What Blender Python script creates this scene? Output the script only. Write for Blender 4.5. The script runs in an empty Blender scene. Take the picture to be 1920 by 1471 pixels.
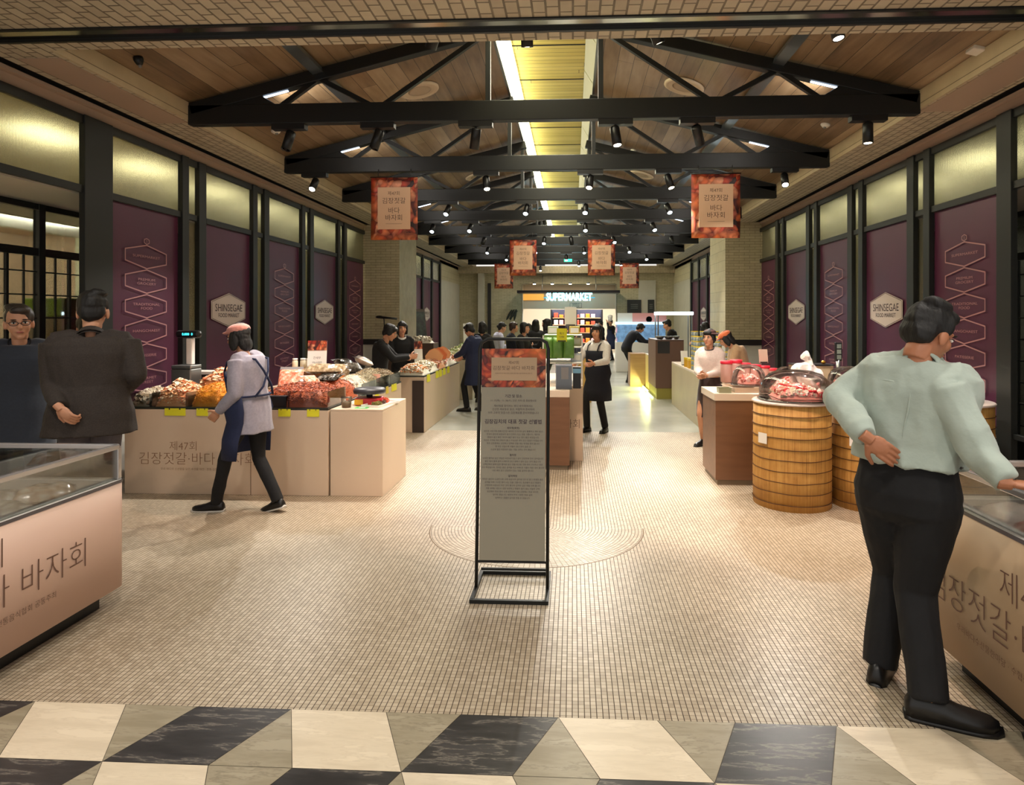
import bpy, bmesh, math, random
from mathutils import Vector, Matrix, Euler, Quaternion, noise
random.seed(7)
C = bpy.context.scene.collection
sc = bpy.context.scene
PI = math.pi
# ---------------------------------------------------------------- camera, world, exposure
H = 1.65
F = 1200.0
SN, CS = 0.0488, math.sqrt(1 - 0.0488 ** 2)
cd = bpy.data.cameras.new('camera'); cam = bpy.data.objects.new('camera', cd); C.objects.link(cam)
cam.location = (0, 0, H)
cam.rotation_euler = (PI / 2, 0, math.asin(SN))
cd.sensor_width = 36; cd.lens = F / 1920 * 36
cd.shift_x = -(1015.5 - 960) / 1920
cd.shift_y = (594 - 735.5) / 1920
cd.clip_start = 0.05; cd.clip_end = 200
sc.camera = cam
sc.view_settings.view_transform = 'Standard'; sc.view_settings.look = 'None'
sc.view_settings.gamma = 1; sc.view_settings.exposure = 0.72
sc.view_settings.use_curve_mapping = False
w = bpy.data.worlds.new('world'); sc.world = w; w.use_nodes = True
w.node_tree.nodes['Background'].inputs[0].default_value = (1.0, 0.96, 0.90, 1)
w.node_tree.nodes['Background'].inputs[1].default_value = 0.55
sc.cycles.max_bounces = 7; sc.cycles.diffuse_bounces = 3; sc.cycles.glossy_bounces = 3
sc.cycles.transmission_bounces = 6; sc.cycles.transparent_max_bounces = 16
sc.cycles.sample_clamp_indirect = 4.0
sc.cycles.caustics_reflective = False; sc.cycles.caustics_refractive = False
sc.cycles.use_denoising = True
CX = -0.285            # the hall's middle line
WARM = (1.0, 0.935, 0.85); NEUT = (1.0, 0.98, 0.93); COOL = (0.85, 0.94, 1.0)

def add_light(kind, loc, energy, color=WARM, target=None, size=0.1, angle=60, blend=0.5, sy=None, name='lamp_light'):
    l = bpy.data.lights.new(name, kind); o = bpy.data.objects.new(name, l); C.objects.link(o)
    l.energy = energy; l.color = color; o.location = loc
    if kind == 'SPOT':
        l.spot_size = math.radians(angle); l.spot_blend = blend; l.shadow_soft_size = size
    elif kind == 'AREA':
        l.size = size
        if sy: l.shape = 'RECTANGLE'; l.size_y = sy
    else: l.shadow_soft_size = size
    if target is not None:
        d = Vector(target) - Vector(loc)
        o.rotation_euler = d.to_track_quat('-Z', 'Y').to_euler()
    return o
# unseen spots added at soffit height, brightening the front floor and the left freezer
for x, y, e in ((-2.3, 3.2, 55), (1.9, 3.0, 50), (-1.0, 1.2, 65), (1.0, 1.0, 65), (-0.3, 3.4, 35), (-2.6, 0.6, 55), (2.6, 0.6, 55), (-3.15, 2.3, 60), (2.3, 2.2, 40)):
    add_light('SPOT', (x, y, 3.62), e, WARM, (x * 1.02, y + 0.5, 0), 0.06, 110, 0.8)

# ---------------------------------------------------------------- helpers
def lin(c):
    return tuple(((v / 255) / 12.92 if v / 255 <= 0.04045 else ((v / 255 + 0.055) / 1.055) ** 2.4) for v in c)
MATS = {}
class NT:
    def __init__(s, name):
        s.m = bpy.data.materials.new(name); s.m.use_nodes = True; s.t = s.m.node_tree
        s.b = s.t.nodes['Principled BSDF']; s.out = s.t.nodes['Material Output']
    def n(s, typ, **kw):
        nd = s.t.nodes.new(typ)
        for k, v in kw.items(): setattr(nd, k, v)
        return nd
    def l(s, a, b): s.t.links.new(a, b)
    def math(s, op, a, b=None, c=None):
        nd = s.n('ShaderNodeMath', operation=op)
        for i, v in enumerate((a, b, c)):
            if v is None: continue
            if isinstance(v, (int, float)): nd.inputs[i].default_value = v
            else: s.l(v, nd.inputs[i])
        return nd.outputs[0]
    def mix(s, fac, a, b, blend='MIX'):
        nd = s.n('ShaderNodeMix', data_type='RGBA', blend_type=blend)
        for i, v in ((0, fac), (6, a), (7, b)):
            if isinstance(v, (int, float)): nd.inputs[i].default_value = v
            elif isinstance(v, tuple): nd.inputs[i].default_value = (*v, 1)[:4]
            else: s.l(v, nd.inputs[i])
        return nd.outputs[2]
    def coord(s): return s.n('ShaderNodeTexCoord').outputs['Object']
    def noise(s, scale, detail=3, vec=None, rough=0.5):
        nd = s.n('ShaderNodeTexNoise'); nd.inputs['Scale'].default_value = scale
        nd.inputs['Detail'].default_value = detail; nd.inputs['Roughness'].default_value = rough
        s.l(vec if vec is not None else s.coord(), nd.inputs['Vector']); return nd
    def mapping(s, scale=(1, 1, 1), rot=(0, 0, 0), loc=(0, 0, 0), vec=None):
        nd = s.n('ShaderNodeMapping'); nd.inputs['Scale'].default_value = scale
        nd.inputs['Rotation'].default_value = rot; nd.inputs['Location'].default_value = loc
        s.l(vec if vec is not None else s.coord(), nd.inputs['Vector']); return nd.outputs[0]
    def ramp(s, fac, stops):
        nd = s.n('ShaderNodeValToRGB'); cr = nd.color_ramp
        while len(cr.elements) < len(stops): cr.elements.new(0.5)
        for e, (p, c) in zip(cr.elements, stops): e.position = p; e.color = (*c, 1)
        s.l(fac, nd.inputs[0]); return nd.outputs[0]
    def bump(s, h, strength=0.3, dist=0.01):
        nd = s.n('ShaderNodeBump'); nd.inputs['Strength'].default_value = strength
        nd.inputs['Distance'].default_value = dist; s.l(h, nd.inputs['Height'])
        s.l(nd.outputs[0], s.b.inputs['Normal'])
def mat(name, col, rough=0.5, metal=0.0, noise_=None, bump=None, emit=0, coat=0, sheen=0, stretch=(1, 1, 1), col2=None, spec=None, emit_col=None):
    """noise_=(scale, amount): tone variation; bump=(scale, strength, distance)"""
    if name in MATS: return MATS[name]
    t = NT(name); b = t.b; c = lin(col)
    b.inputs['Base Color'].default_value = (*c, 1); b.inputs['Roughness'].default_value = rough
    b.inputs['Metallic'].default_value = metal
    if spec is not None: b.inputs['Specular IOR Level'].default_value = spec
    if coat: b.inputs['Coat Weight'].default_value = coat; b.inputs['Coat Roughness'].default_value = 0.08
    if sheen: b.inputs['Sheen Weight'].default_value = sheen
    if noise_:
        v = t.mapping(stretch)
        nz = t.noise(noise_[0], 4, v)
        c2 = lin(col2) if col2 else tuple(x * (1 - noise_[1]) for x in c)
        r = t.ramp(nz.outputs[0], [(0.35, c2), (0.65, c if col2 else tuple(min(1, x * (1 + noise_[1] * 0.6)) for x in c))])
        t.l(r, b.inputs['Base Color'])
    if bump:
        nz = t.noise(bump[0], 4, t.mapping(stretch)); t.bump(nz.outputs[0], bump[1], bump[2] if len(bump) > 2 else 0.01)
    if emit:
        b.inputs['Emission Color'].default_value = (*lin(emit_col or col), 1); b.inputs['Emission Strength'].default_value = emit
    MATS[name] = t.m
    return t.m
def glass_mat(name, tint=(235, 245, 240), gloss=0.12, rough=0.02):
    if name in MATS: return MATS[name]
    t = NT(name); t.t.nodes.remove(t.b)
    tr = t.n('ShaderNodeBsdfTransparent'); tr.inputs[0].default_value = (*lin(tint), 1)
    gl = t.n('ShaderNodeBsdfGlossy'); gl.inputs['Roughness'].default_value = rough
    fr = t.n('ShaderNodeFresnel'); fr.inputs[0].default_value = 1.45
    f = t.math('ADD', fr.outputs[0], gloss); f = t.math('MINIMUM', f, 0.85)
    mx = t.n('ShaderNodeMixShader'); t.l(f, mx.inputs[0]); t.l(tr.outputs[0], mx.inputs[1]); t.l(gl.outputs[0], mx.inputs[2])
    t.l(mx.outputs[0], t.out.inputs[0]); MATS[name] = t.m
    return t.m

class MB:
    """collects shapes into one mesh"""
    def __init__(s): s.v = []; s.f = []; s.m = []; s.sm = []
    def add(s, vs, fs, mi=0, smooth=False):
        o = len(s.v); s.v += [tuple(v) for v in vs]
        for f in fs: s.f.append(tuple(i + o for i in f)); s.m.append(mi); s.sm.append(smooth)
        return s
    def box(s, x0, x1, y0, y1, z0, z1, mi=0):
        vs = [(x, y, z) for z in (z0, z1) for y in (y0, y1) for x in (x0, x1)]
        return s.add(vs, [(0, 2, 3, 1), (4, 5, 7, 6), (0, 1, 5, 4), (2, 6, 7, 3), (0, 4, 6, 2), (1, 3, 7, 5)], mi)
    def obox(s, M, sx, sy, sz, mi=0):
        vs = [M @ Vector((x * sx / 2, y * sy / 2, z * sz / 2)) for z in (-1, 1) for y in (-1, 1) for x in (-1, 1)]
        return s.add(vs, [(0, 2, 3, 1), (4, 5, 7, 6), (0, 1, 5, 4), (2, 6, 7, 3), (0, 4, 6, 2), (1, 3, 7, 5)], mi)
    def bar(s, p0, p1, w, h, up=(0, 0, 1), mi=0):
        p0, p1 = Vector(p0), Vector(p1); d = (p1 - p0); L = d.length; d.normalize()
        u = Vector(up); x = d.cross(u)
        if x.length < 1e-4: x = Vector((1, 0, 0))
        x.normalize(); z = x.cross(d)
        M = Matrix((x, d, z)).transposed().to_4x4(); M.translation = (p0 + p1) / 2
        return s.obox(M, w, L, h, mi)
    def tube(s, pts, r, n=8, mi=0, cap=True, smooth=True):
        pts = [Vector(p) for p in pts]; rs = r if isinstance(r, (list, tuple)) else [r] * len(pts)
        vs = []; prev = None
        for i, p in enumerate(pts):
            d = (pts[min(i + 1, len(pts) - 1)] - pts[max(i - 1, 0)]).normalized()
            if prev is None:
                a = Vector((0, 0, 1)) if abs(d.z) < 0.9 else Vector((1, 0, 0)); x = d.cross(a).normalized()
            else:
                x = prev - d * prev.dot(d); x.normalize()
            prev = x; y = d.cross(x)
            for k in range(n):
                a = 2 * PI * k / n; vs.append(p + (x * math.cos(a) + y * math.sin(a)) * rs[i])
        fs = []
        for i in range(len(pts) - 1):
            for k in range(n):
                k2 = (k + 1) % n; fs.append((i * n + k, i * n + k2, (i + 1) * n + k2, (i + 1) * n + k))
        s.add(vs, fs, mi, smooth)
        if cap:
            o = len(s.v) - len(vs)
            s.f.append(tuple(o + k for k in range(n))[::-1]); s.m.append(mi); s.sm.append(False)
            s.f.append(tuple(o + (len(pts) - 1) * n + k for k in range(n))); s.m.append(mi); s.sm.append(False)
        return s
    def lathe(s, prof, n=24, c=(0, 0, 0), mi=0, smooth=True, M=None, a0=0, a1=2 * PI):
        vs = []; full = abs(a1 - a0 - 2 * PI) < 1e-6; m = n if full else n + 1
        for r, z in prof:
            for k in range(m):
                a = a0 + (a1 - a0) * k / n; p = Vector((r * math.cos(a), r * math.sin(a), z))
                if M: p = M @ p
                vs.append(p + Vector(c))
        fs = []
        for i in range(len(prof) - 1):
            for k in range(n):
                k2 = (k + 1) % m; fs.append((i * m + k, i * m + k2, (i + 1) * m + k2, (i + 1) * m + k))
        s.add(vs, fs, mi, smooth); o = len(s.v) - len(vs)
        if full:
            if prof[0][0] > 1e-5: s.f.append(tuple(o + k for k in range(m))[::-1]); s.m.append(mi); s.sm.append(False)
            if prof[-1][0] > 1e-5: s.f.append(tuple(o + (len(prof) - 1) * m + k for k in range(m))); s.m.append(mi); s.sm.append(False)
        return s
    def ell(s, c, r, n=12, M=None, mi=0):
        c = Vector(c); rr = r if isinstance(r, (tuple, list)) else (r, r, r)
        vs = []; m = max(4, n // 2)
        for i in range(m + 1):
            t = PI * i / m
            for k in range(n):
                a = 2 * PI * k / n
                p = Vector((rr[0] * math.sin(t) * math.cos(a), rr[1] * math.sin(t) * math.sin(a), rr[2] * math.cos(t)))
                if M: p = M @ p
                vs.append(p + c)
        fs = [(i * n + k, (i + 1) * n + k, (i + 1) * n + (k + 1) % n, i * n + (k + 1) % n) for i in range(m) for k in range(n)]
        return s.add(vs, fs, mi, True)
    def poly(s, pts, mi=0): return s.add(pts, [tuple(range(len(pts)))], mi)
    def prism(s, pts, z0, z1, mi=0, M=None):
        n = len(pts); vs = [Vector((x, y, z)) for z in (z0, z1) for x, y in pts]
        if M: vs = [M @ v for v in vs]
        fs = [tuple(range(n))[::-1], tuple(range(n, 2 * n))] + [(k, (k + 1) % n, n + (k + 1) % n, n + k) for k in range(n)]
        return s.add(vs, fs, mi)
    def build(s, name, mats, parent=None, bevel=0, **props):
        me = bpy.data.meshes.new(name); me.from_pydata(s.v, [], s.f)
        mats = mats if isinstance(mats, (list, tuple)) else [mats]
        for m in mats: me.materials.append(m)
        me.polygons.foreach_set('material_index', s.m); me.polygons.foreach_set('use_smooth', s.sm)
        me.validate(); me.update()
        o = bpy.data.objects.new(name, me); C.objects.link(o)
        if parent: o.parent = parent
        if bevel:
            b = o.modifiers.new('edge', 'BEVEL'); b.width = bevel; b.segments = 2; b.limit_method = 'ANGLE'; b.angle_limit = math.radians(40)
        for k, v in props.items(): o[k] = v
        return o
def thing(name, label, cat, loc=(0, 0, 0), rz=0, group=None):
    o = bpy.data.objects.new(name, None); C.objects.link(o); o.location = loc; o.rotation_euler = (0, 0, rz)
    o.empty_display_size = 0.05
    o['label'] = label; o['category'] = cat
    if group: o['group'] = group
    return o
def tag(o, label, cat, group=None, kind=None):
    o['label'] = label; o['category'] = cat
    if group: o['group'] = group
    if kind: o['kind'] = kind
    return o
def struct(o): o['kind'] = 'structure'; return o
def dup(root, loc, rz=0, label=None, group=None, scale=None):
    r = root.copy(); C.objects.link(r); r.location = loc; r.rotation_euler = (0, 0, rz)
    if label: r['label'] = label
    if group: r['group'] = group
    if scale: r.scale = scale
    for ch in list(root.children):
        c = ch.copy(); C.objects.link(c); c.parent = r
        for g in list(ch.children):
            d = g.copy(); C.objects.link(d); d.parent = c
    return r
def at(px, py, z=0.0):
    """floor or height-z point seen at a photo pixel: used to read off real positions"""
    Z = F * (z - H) / (594 - py); X = (px - 1074) * Z * CS / F
    return Vector((X, (Z + X * SN) / CS, z))
def atd(px, py, Z):
    X = (px - 1074) * Z * CS / F
    return Vector((X, (Z + X * SN) / CS, H + (594 - py) * Z / F))
TXT = {}
WORK = bpy.data.scenes.new('work')      # empty side scene used only while meshes are computed
def evaluated(o):
    WORK.collection.objects.link(o); vl = WORK.view_layers[0]; vl.update()
    return bpy.data.meshes.new_from_object(o.evaluated_get(vl.depsgraph))
def text_mb(body, size, align='CENTER', thin=0.0, spacing=1.0):
    key = (body, align, thin, spacing)
    if key not in TXT:
        c = bpy.data.curves.new('t', 'FONT'); c.body = body; c.align_x = align; c.align_y = 'CENTER'
        c.offset = -thin; c.space_character = spacing; c.resolution_u = 3
        o = bpy.data.objects.new('t', c); me = evaluated(o)
        TXT[key] = ([tuple(v.co) for v in me.vertices], [tuple(p.vertices) for p in me.polygons])
        bpy.data.objects.remove(o); bpy.data.curves.remove(c); bpy.data.meshes.remove(me)
    return TXT[key]
def put_text(mb, body, size, M, mi=0, align='CENTER', thin=0.0, sx=1.0, spacing=1.0):
    vs, fs = text_mb(body, size, align, thin, spacing)
    mb.add([M @ Vector((v[0] * size * sx, v[1] * size, 0)) for v in vs], fs, mi)
def frame_M(origin, xdir, zdir=(0, 0, 1)):
    """text/board plane: local x along xdir, local y up, local z out of the plane"""
    x = Vector(xdir).normalized(); y = Vector(zdir).normalized(); z = x.cross(y)
    M = Matrix((x, y, z)).transposed().to_4x4(); M.translation = Vector(origin); return M

BLACK = mat('black_steel', (26, 27, 27), 0.42, 0.3)
DGREEN = mat('dark_frame', (38, 40, 38), 0.45, 0.2)
# ---------------------------------------------------------------- setting materials
def mosaic_mat():
    t = NT('mosaic_tiles'); co = t.coord(); sp = t.n('ShaderNodeSeparateXYZ'); t.l(co, sp.inputs[0])
    P = 0.0255; cx, cy, R = CX, 5.03, 0.83
    dx = t.math('SUBTRACT', sp.outputs[0], cx); dy = t.math('SUBTRACT', sp.outputs[1], cy)
    r = t.math('SQRT', t.math('ADD', t.math('MULTIPLY', dx, dx), t.math('MULTIPLY', dy, dy)))
    ang = t.math('ARCTAN2', dy, dx)
    rad = t.math('MULTIPLY', t.math('LESS_THAN', r, R), t.math('LESS_THAN', dy, 0.0))
    # straight field: u = x, v = y ; fan: u = r, v = angle
    u = t.math('ADD', t.math('MULTIPLY', sp.outputs[0], t.math('SUBTRACT', 1, rad)), t.math('MULTIPLY', t.math('ADD', r, cx), rad))
    v = t.math('ADD', t.math('MULTIPLY', sp.outputs[1], t.math('SUBTRACT', 1, rad)), t.math('MULTIPLY', t.math('MULTIPLY', ang, 0.55), rad))
    uu = t.math('DIVIDE', t.math('SUBTRACT', u, cx), P); vv = t.math('DIVIDE', v, P)
    fu = t.math('FRACT', uu); fv = t.math('FRACT', vv)
    gu = t.math('LESS_THAN', fu, 0.14); gv = t.math('LESS_THAN', fv, 0.09)
    g = t.math('MAXIMUM', gu, gv)
    edge = t.math('MULTIPLY', t.math('LESS_THAN', t.math('ABSOLUTE', t.math('SUBTRACT', r, R)), 0.005), t.math('LESS_THAN', dy, 0.0))
    g = t.math('MAXIMUM', g, edge)
    cb = t.n('ShaderNodeCombineXYZ'); t.l(t.math('FLOOR', uu), cb.inputs[0]); t.l(t.math('FLOOR', vv), cb.inputs[1])
    wn = t.n('ShaderNodeTexWhiteNoise'); t.l(cb.outputs[0], wn.inputs[0])
    base = t.ramp(wn.outputs[0], [(0.0, lin((155, 140, 118))), (0.5, lin((177, 162, 139))), (1.0, lin((196, 182, 160)))])
    nz = t.noise(0.9, 4); base = t.mix(0.35, base, t.ramp(nz.outputs[0], [(0.3, lin((144, 124, 102))), (0.7, lin((198, 185, 163)))]))
    grout = t.mix(gu, lin((116, 98, 78)), lin((60, 46, 34)))
    col = t.mix(g, base, grout)
    t.l(col, t.b.inputs['Base Color'])
    rr = t.math('ADD', t.math('MULTIPLY', g, 0.4), t.math('ADD', 0.27, t.math('MULTIPLY', nz.outputs[0], 0.22)))
    t.l(rr, t.b.inputs['Roughness'])
    t.bump(t.math('SUBTRACT', 1, g), 0.35, 0.002)
    return t.m
def brick_mat(name, c1, c2, mortar, rot=(0, 0, 0), bw=0.21, bh=0.075, mort=0.006, off=0.5):
    t = NT(name); v = t.mapping((1, 1, 1), rot)
    b = t.n('ShaderNodeTexBrick'); b.offset = off
    b.inputs['Scale'].default_value = 1; b.inputs['Brick Width'].default_value = bw; b.inputs['Row Height'].default_value = bh
    b.inputs['Mortar Size'].default_value = mort; b.inputs['Mortar Smooth'].default_value = 0.25; b.inputs['Bias'].default_value = 0
    b.inputs['Color1'].default_value = (*lin(c1), 1); b.inputs['Color2'].default_value = (*lin(c2), 1); b.inputs['Mortar'].default_value = (*lin(mortar), 1)
    t.l(v, b.inputs[0]); nz = t.noise(6, 4)
    t.l(t.mix(0.25, b.outputs[0], t.ramp(nz.outputs[0], [(0.3, lin(tuple(int(x * 0.8) for x in c1))), (0.7, lin(c2))])), t.b.inputs['Base Color'])
    t.b.inputs['Roughness'].default_value = 0.55
    h = t.math('ADD', t.math('SUBTRACT', 1, b.outputs['Fac']), t.math('MULTIPLY', nz.outputs[0], 0.15))
    t.bump(h, 0.5, 0.006)
    return t.m
def plank_mat(name, along='Y', cols=((70, 50, 34), (112, 86, 60), (146, 120, 90)), w=0.17, rough=0.32, gap=0.03, L=2.4):
    t = NT(name); co = t.coord(); sp = t.n('ShaderNodeSeparateXYZ'); t.l(co, sp.inputs[0])
    a, b = (sp.outputs[0], sp.outputs[1]) if along == 'Y' else (sp.outputs[1], sp.outputs[0])
    q = t.math('DIVIDE', a, w); fl = t.math('FLOOR', q); fr = t.math('FRACT', q)
    w1 = t.n('ShaderNodeTexWhiteNoise', noise_dimensions='1D'); t.l(fl, w1.inputs['W'])
    bl = t.math('ADD', t.math('DIVIDE', b, L), t.math('MULTIPLY', w1.outputs[0], 5)); fb = t.math('FRACT', bl)
    cb = t.n('ShaderNodeCombineXYZ'); t.l(fl, cb.inputs[0]); t.l(t.math('FLOOR', bl), cb.inputs[1])
    w2 = t.n('ShaderNodeTexWhiteNoise'); t.l(cb.outputs[0], w2.inputs[0])
    st = (7, 0.8, 7) if along == 'Y' else (0.8, 7, 7)
    g1 = t.noise(2.2, 5, t.mapping(st)); g2 = t.noise(1.6, 3)
    f = t.math('ADD', t.math('MULTIPLY', g1.outputs[0], 0.45), t.math('ADD', t.math('MULTIPLY', w2.outputs[0], 0.3), t.math('MULTIPLY', g2.outputs[0], 0.3)))
    base = t.ramp(f, [(0.28, lin(cols[0])), (0.5, lin(cols[1])), (0.78, lin(cols[2]))])
    g = t.math('MAXIMUM', t.math('LESS_THAN', fr, gap), t.math('LESS_THAN', fb, gap * w / L))
    t.l(t.mix(g, base, lin((28, 20, 14))), t.b.inputs['Base Color'])
    t.b.inputs['Roughness'].default_value = rough
    t.bump(t.math('SUBTRACT', g1.outputs[0], g), 0.15, 0.004)
    return t.m
def marble_mat(name, c1, c2, vein, amt, rot):
    t = NT(name); v = t.mapping((1, 1, 1), (0, 0, rot))
    n1 = t.noise(2.2, 6, t.mapping((1.2, 7, 1), (0, 0, rot)), 0.62)
    n2 = t.noise(9, 5)
    base = t.ramp(n1.outputs[0], [(0.38, lin(c1)), (0.60, lin(c2))])
    vn = t.ramp(t.math('ABSOLUTE', t.math('SUBTRACT', n1.outputs[0], 0.55)), [(0.0, (1, 1, 1)), (0.025, (0, 0, 0))])
    base = t.mix(t.math('MULTIPLY', vn, amt), base, lin(vein))
    base = t.mix(0.12, base, t.ramp(n2.outputs[0], [(0.3, lin(c1)), (0.7, lin(c2))]))
    t.l(base, t.b.inputs['Base Color']); t.b.inputs['Roughness'].default_value = 0.36
    return t.m
MOSAIC = mosaic_mat()
BR_SOF = brick_mat('soffit_brick', (184, 170, 146), (204, 192, 166), (90, 76, 58), (0, 0, PI / 2), 0.15, 0.088, 0.008)
BR_LIP = brick_mat('lip_brick', (186, 168, 134), (200, 182, 148), (96, 80, 58), (PI / 2, 0, PI / 2), 0.2, 0.066, 0.004)
BR_WX = brick_mat('wall_brick', (188, 176, 140), (204, 192, 156), (120, 110, 80), (PI / 2, 0, 0), 0.22, 0.058, 0.004)
BR_WY = brick_mat('wall_brick_side', (188, 176, 140), (204, 192, 156), (120, 110, 80), (PI / 2, 0, PI / 2), 0.22, 0.058, 0.004)
WOODC = plank_mat('ceiling_planks', 'Y', ((92, 73, 52), (136, 112, 84), (170, 148, 118)))
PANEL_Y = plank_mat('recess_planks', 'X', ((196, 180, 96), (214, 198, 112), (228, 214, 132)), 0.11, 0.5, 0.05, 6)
CONC = mat('polished_concrete', (168, 168, 158), 0.22, noise_=(1.5, 0.12))
PLASTER = mat('cream_plaster', (196, 190, 172), 0.7, noise_=(3, 0.05))
BEIGE = mat('beige_soffit_tile', (176, 152, 132), 0.6)
WHITE_W = mat('white_wall', (205, 200, 188), 0.6)
# ---------------------------------------------------------------- floor
YB = 2.64
mb = MB()
E_, D_, R_ = 0.405, 0.157, 0.345; P_ = 2 * E_ + 2 * D_
mw = marble_mat('white_marble', (205, 190, 166), (222, 208, 184), (170, 150, 126), 0.25, 0.6)
mg = marble_mat('grey_marble', (140, 130, 108), (164, 154, 132), (96, 86, 70), 0.5, 1.1)
md = marble_mat('dark_marble', (36, 35, 36), (62, 60, 60), (150, 142, 130), 0.5, 0.9)
J = 0.0015
def tile(pts, mi):
    c = sum((Vector((*p, 0)) for p in pts), Vector()) / len(pts)
    q = []
    for p in pts:
        d = Vector((*p, 0)) - c; q.append(c + d * (1 - J / d.length * 1.3))
    mb.add([(p.x, p.y, 0.0) for p in q], [tuple(range(len(q)))], mi)
xo = -1.184
for r in range(9):
    yt, yb = YB - r * R_, YB - (r + 1) * R_
    for k in range(-5, 6):
        x0 = xo + k * P_
        if r % 2 == 0:
            a, s1, c, s2 = x0, D_, x0 + E_ + 2 * D_, -D_
            A, B = 0, 2
        else:
            a, s1, c, s2 = x0 + D_, -D_, x0 + E_ + D_, D_
            A, B = 2, 0
        tile([(a, yt), (a + s1, yb), (a + E_ + s1, yb), (a + E_, yt)], A)
        tile([(c, yt), (c + s2, yb), (c + E_ + s2, yb), (c + E_, yt)], B)
        if r % 2 == 0:
            tile([(a + E_, yt), (a + E_ + D_, yb), (c, yt)], 1)
            tile([(c + E_, yt), (c + E_ - D_, yb), (c + E_ + D_, yb)], 1)
        else:
            tile([(a + E_, yt), (a + E_ - D_, yb), (c + D_, yb)], 1)
            tile([(c + E_, yt), (c + E_ + D_, yb), (c + E_ + 2 * D_, yt)], 1)
gr = mat('floor_grout', (70, 60, 48), 0.8)
mb.box(-6.5, 6.5, -1, YB, -0.05, -0.002, 3)
struct(mb.build('floor', [mw, mg, md, gr]))
mb = MB(); mb.box(-10, 10, YB, 9.25, -0.05, 0.0, 0)
struct(mb.build('floor_mosaic', MOSAIC))
mb = MB(); mb.box(-10, 10, 9.25, 36, -0.05, 0.0, 0)
struct(mb.build('floor_concrete', CONC))
# ---------------------------------------------------------------- ceiling
XL, XR = -4.556, 3.987
LL, LR = CX - 3.635, CX + 3.635
YF, YE = 4.62, 25.7
ZS = 3.65
mb = MB()
mb.box(XL - .3, XR + .3, 4.47, YF, ZS, 4.9)
mb.box(XL - .3, XR + .3, -1, 4.26, ZS, 4.9)
struct(mb.build('ceiling', BR_SOF))
CHROME = mat('chrome_channel', (190, 185, 175), 0.12, 1.0)
mb = MB(); mb.box(XL - .3, XR + .3, 4.26, 4.285, ZS - 0.012, ZS + .1, 1); mb.box(XL - .3, XR + .3, 4.445, 4.47, ZS - 0.012, ZS + .1, 1)
mb.box(XL - .3, XR + .3, 4.285, 4.445, ZS + 0.01, ZS + .1, 0)
struct(mb.build('trim_1', [CHROME, BLACK]))
for side, xa, xb, nm in ((-1, XL + 0.16, LL, 'left'), (1, LR, XR - 0.16, 'right')):
    mb = MB(); mb.box(xa, xb, YF, YE, ZS, 4.9)
    struct(mb.build('ceiling_soffit_' + nm, BR_SOF))
    mb = MB()
    if side < 0: mb.box(LL, LL + 0.02, YF, YE, ZS - 0.001, 3.83)
    else: mb.box(LR - 0.02, LR, YF, YE, ZS - 0.001, 3.83)
    struct(mb.build('trim_2' if side < 0 else 'trim_3', BR_LIP))
    # beige access panel and the dark air slot with its tan trim against the wall
    x0, x1 = (XL, XL + 0.16) if side < 0 else (XR - 0.16, XR)
    mb = MB(); mb.box(x0, x1, 1.0, YE, ZS + 0.03, ZS + 0.1, 0)
    t0, t1 = (x0, x0 + .06) if side < 0 else (x1 - .06, x1)
    mb.box(t0, t1, 1.0, YE, ZS - 0.03, ZS + 0.0, 1)
    struct(mb.build('trim_4' if side < 0 else 'trim_5', [BLACK, BEIGE]))
    mb = MB(); px = (XL + .26, XL + .60) if side < 0 else (XR - .62, XR - .25)
    mb.box(px[0], px[1], 4.75, 6.4, ZS - 0.006, ZS)
    struct(mb.build('ceiling_panel_' + nm, BEIGE))
# sloping planks and the lit recess
ZW0, ZW1 = 3.83, 4.62
def slope_z(x): return ZW0 + (ZW1 - ZW0) * (3.635 - abs(x - CX)) / (3.635 - 0.54)
for s, nm in ((-1, 'left'), (1, 'right')):
    mb = MB(); xa, xb = CX + s * 3.64, CX + s * 0.54
    vs = [(xa, YF, ZW0), (xb, YF, ZW1), (xb, YE, ZW1), (xa, YE, ZW0)]
    vs += [(x, y, z + 0.06) for x, y, z in vs]
    mb.add(vs, [(0, 1, 2, 3), (4, 7, 6, 5), (0, 4, 5, 1), (1, 5, 6, 2), (2, 6, 7, 3), (3, 7, 4, 0)])
    struct(mb.build('ceiling_planks_' + nm, WOODC))
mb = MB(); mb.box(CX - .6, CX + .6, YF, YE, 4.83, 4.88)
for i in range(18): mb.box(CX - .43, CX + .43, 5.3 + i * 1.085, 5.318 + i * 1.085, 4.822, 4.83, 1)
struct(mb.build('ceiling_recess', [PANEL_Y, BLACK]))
LED = mat('led_strip', (255, 244, 205), 0.5, emit=9, emit_col=(255, 250, 205))
LEDR = mat('recess_side', (120, 116, 100), 0.5)
SILV = mat('satin_steel', (150, 152, 150), 0.3, 0.9)
for s in (-1, 1):
    mb = MB(); xa, xb = CX + s * 0.54, CX + s * 0.43
    y = YF
    while y < YE - 0.1:
        y2 = min(y + 1.2, YE)
        mb.add([(xa, y, ZW1 + .01), (xb, y, 4.81), (xb, y2 - .02, 4.81), (xa, y2 - .02, ZW1 + .01)], [(0, 1, 2, 3)], 0)
        y += 1.2
    mb.box(min(xa, xa + s * .03), max(xa, xa + s * .03), YF, YE, ZW1 - 0.02, ZW1 + .07, 1)
    struct(mb.build('trim_6' if s < 0 else 'trim_7', [LED if s < 0 else LEDR, SILV]))
mb = MB(); mb.box(-9, 9, -1, 36, 4.95, 5.0)
struct(mb.build('ceiling_slab', mat('slab_dark', (60, 58, 55), 0.8)))
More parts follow.
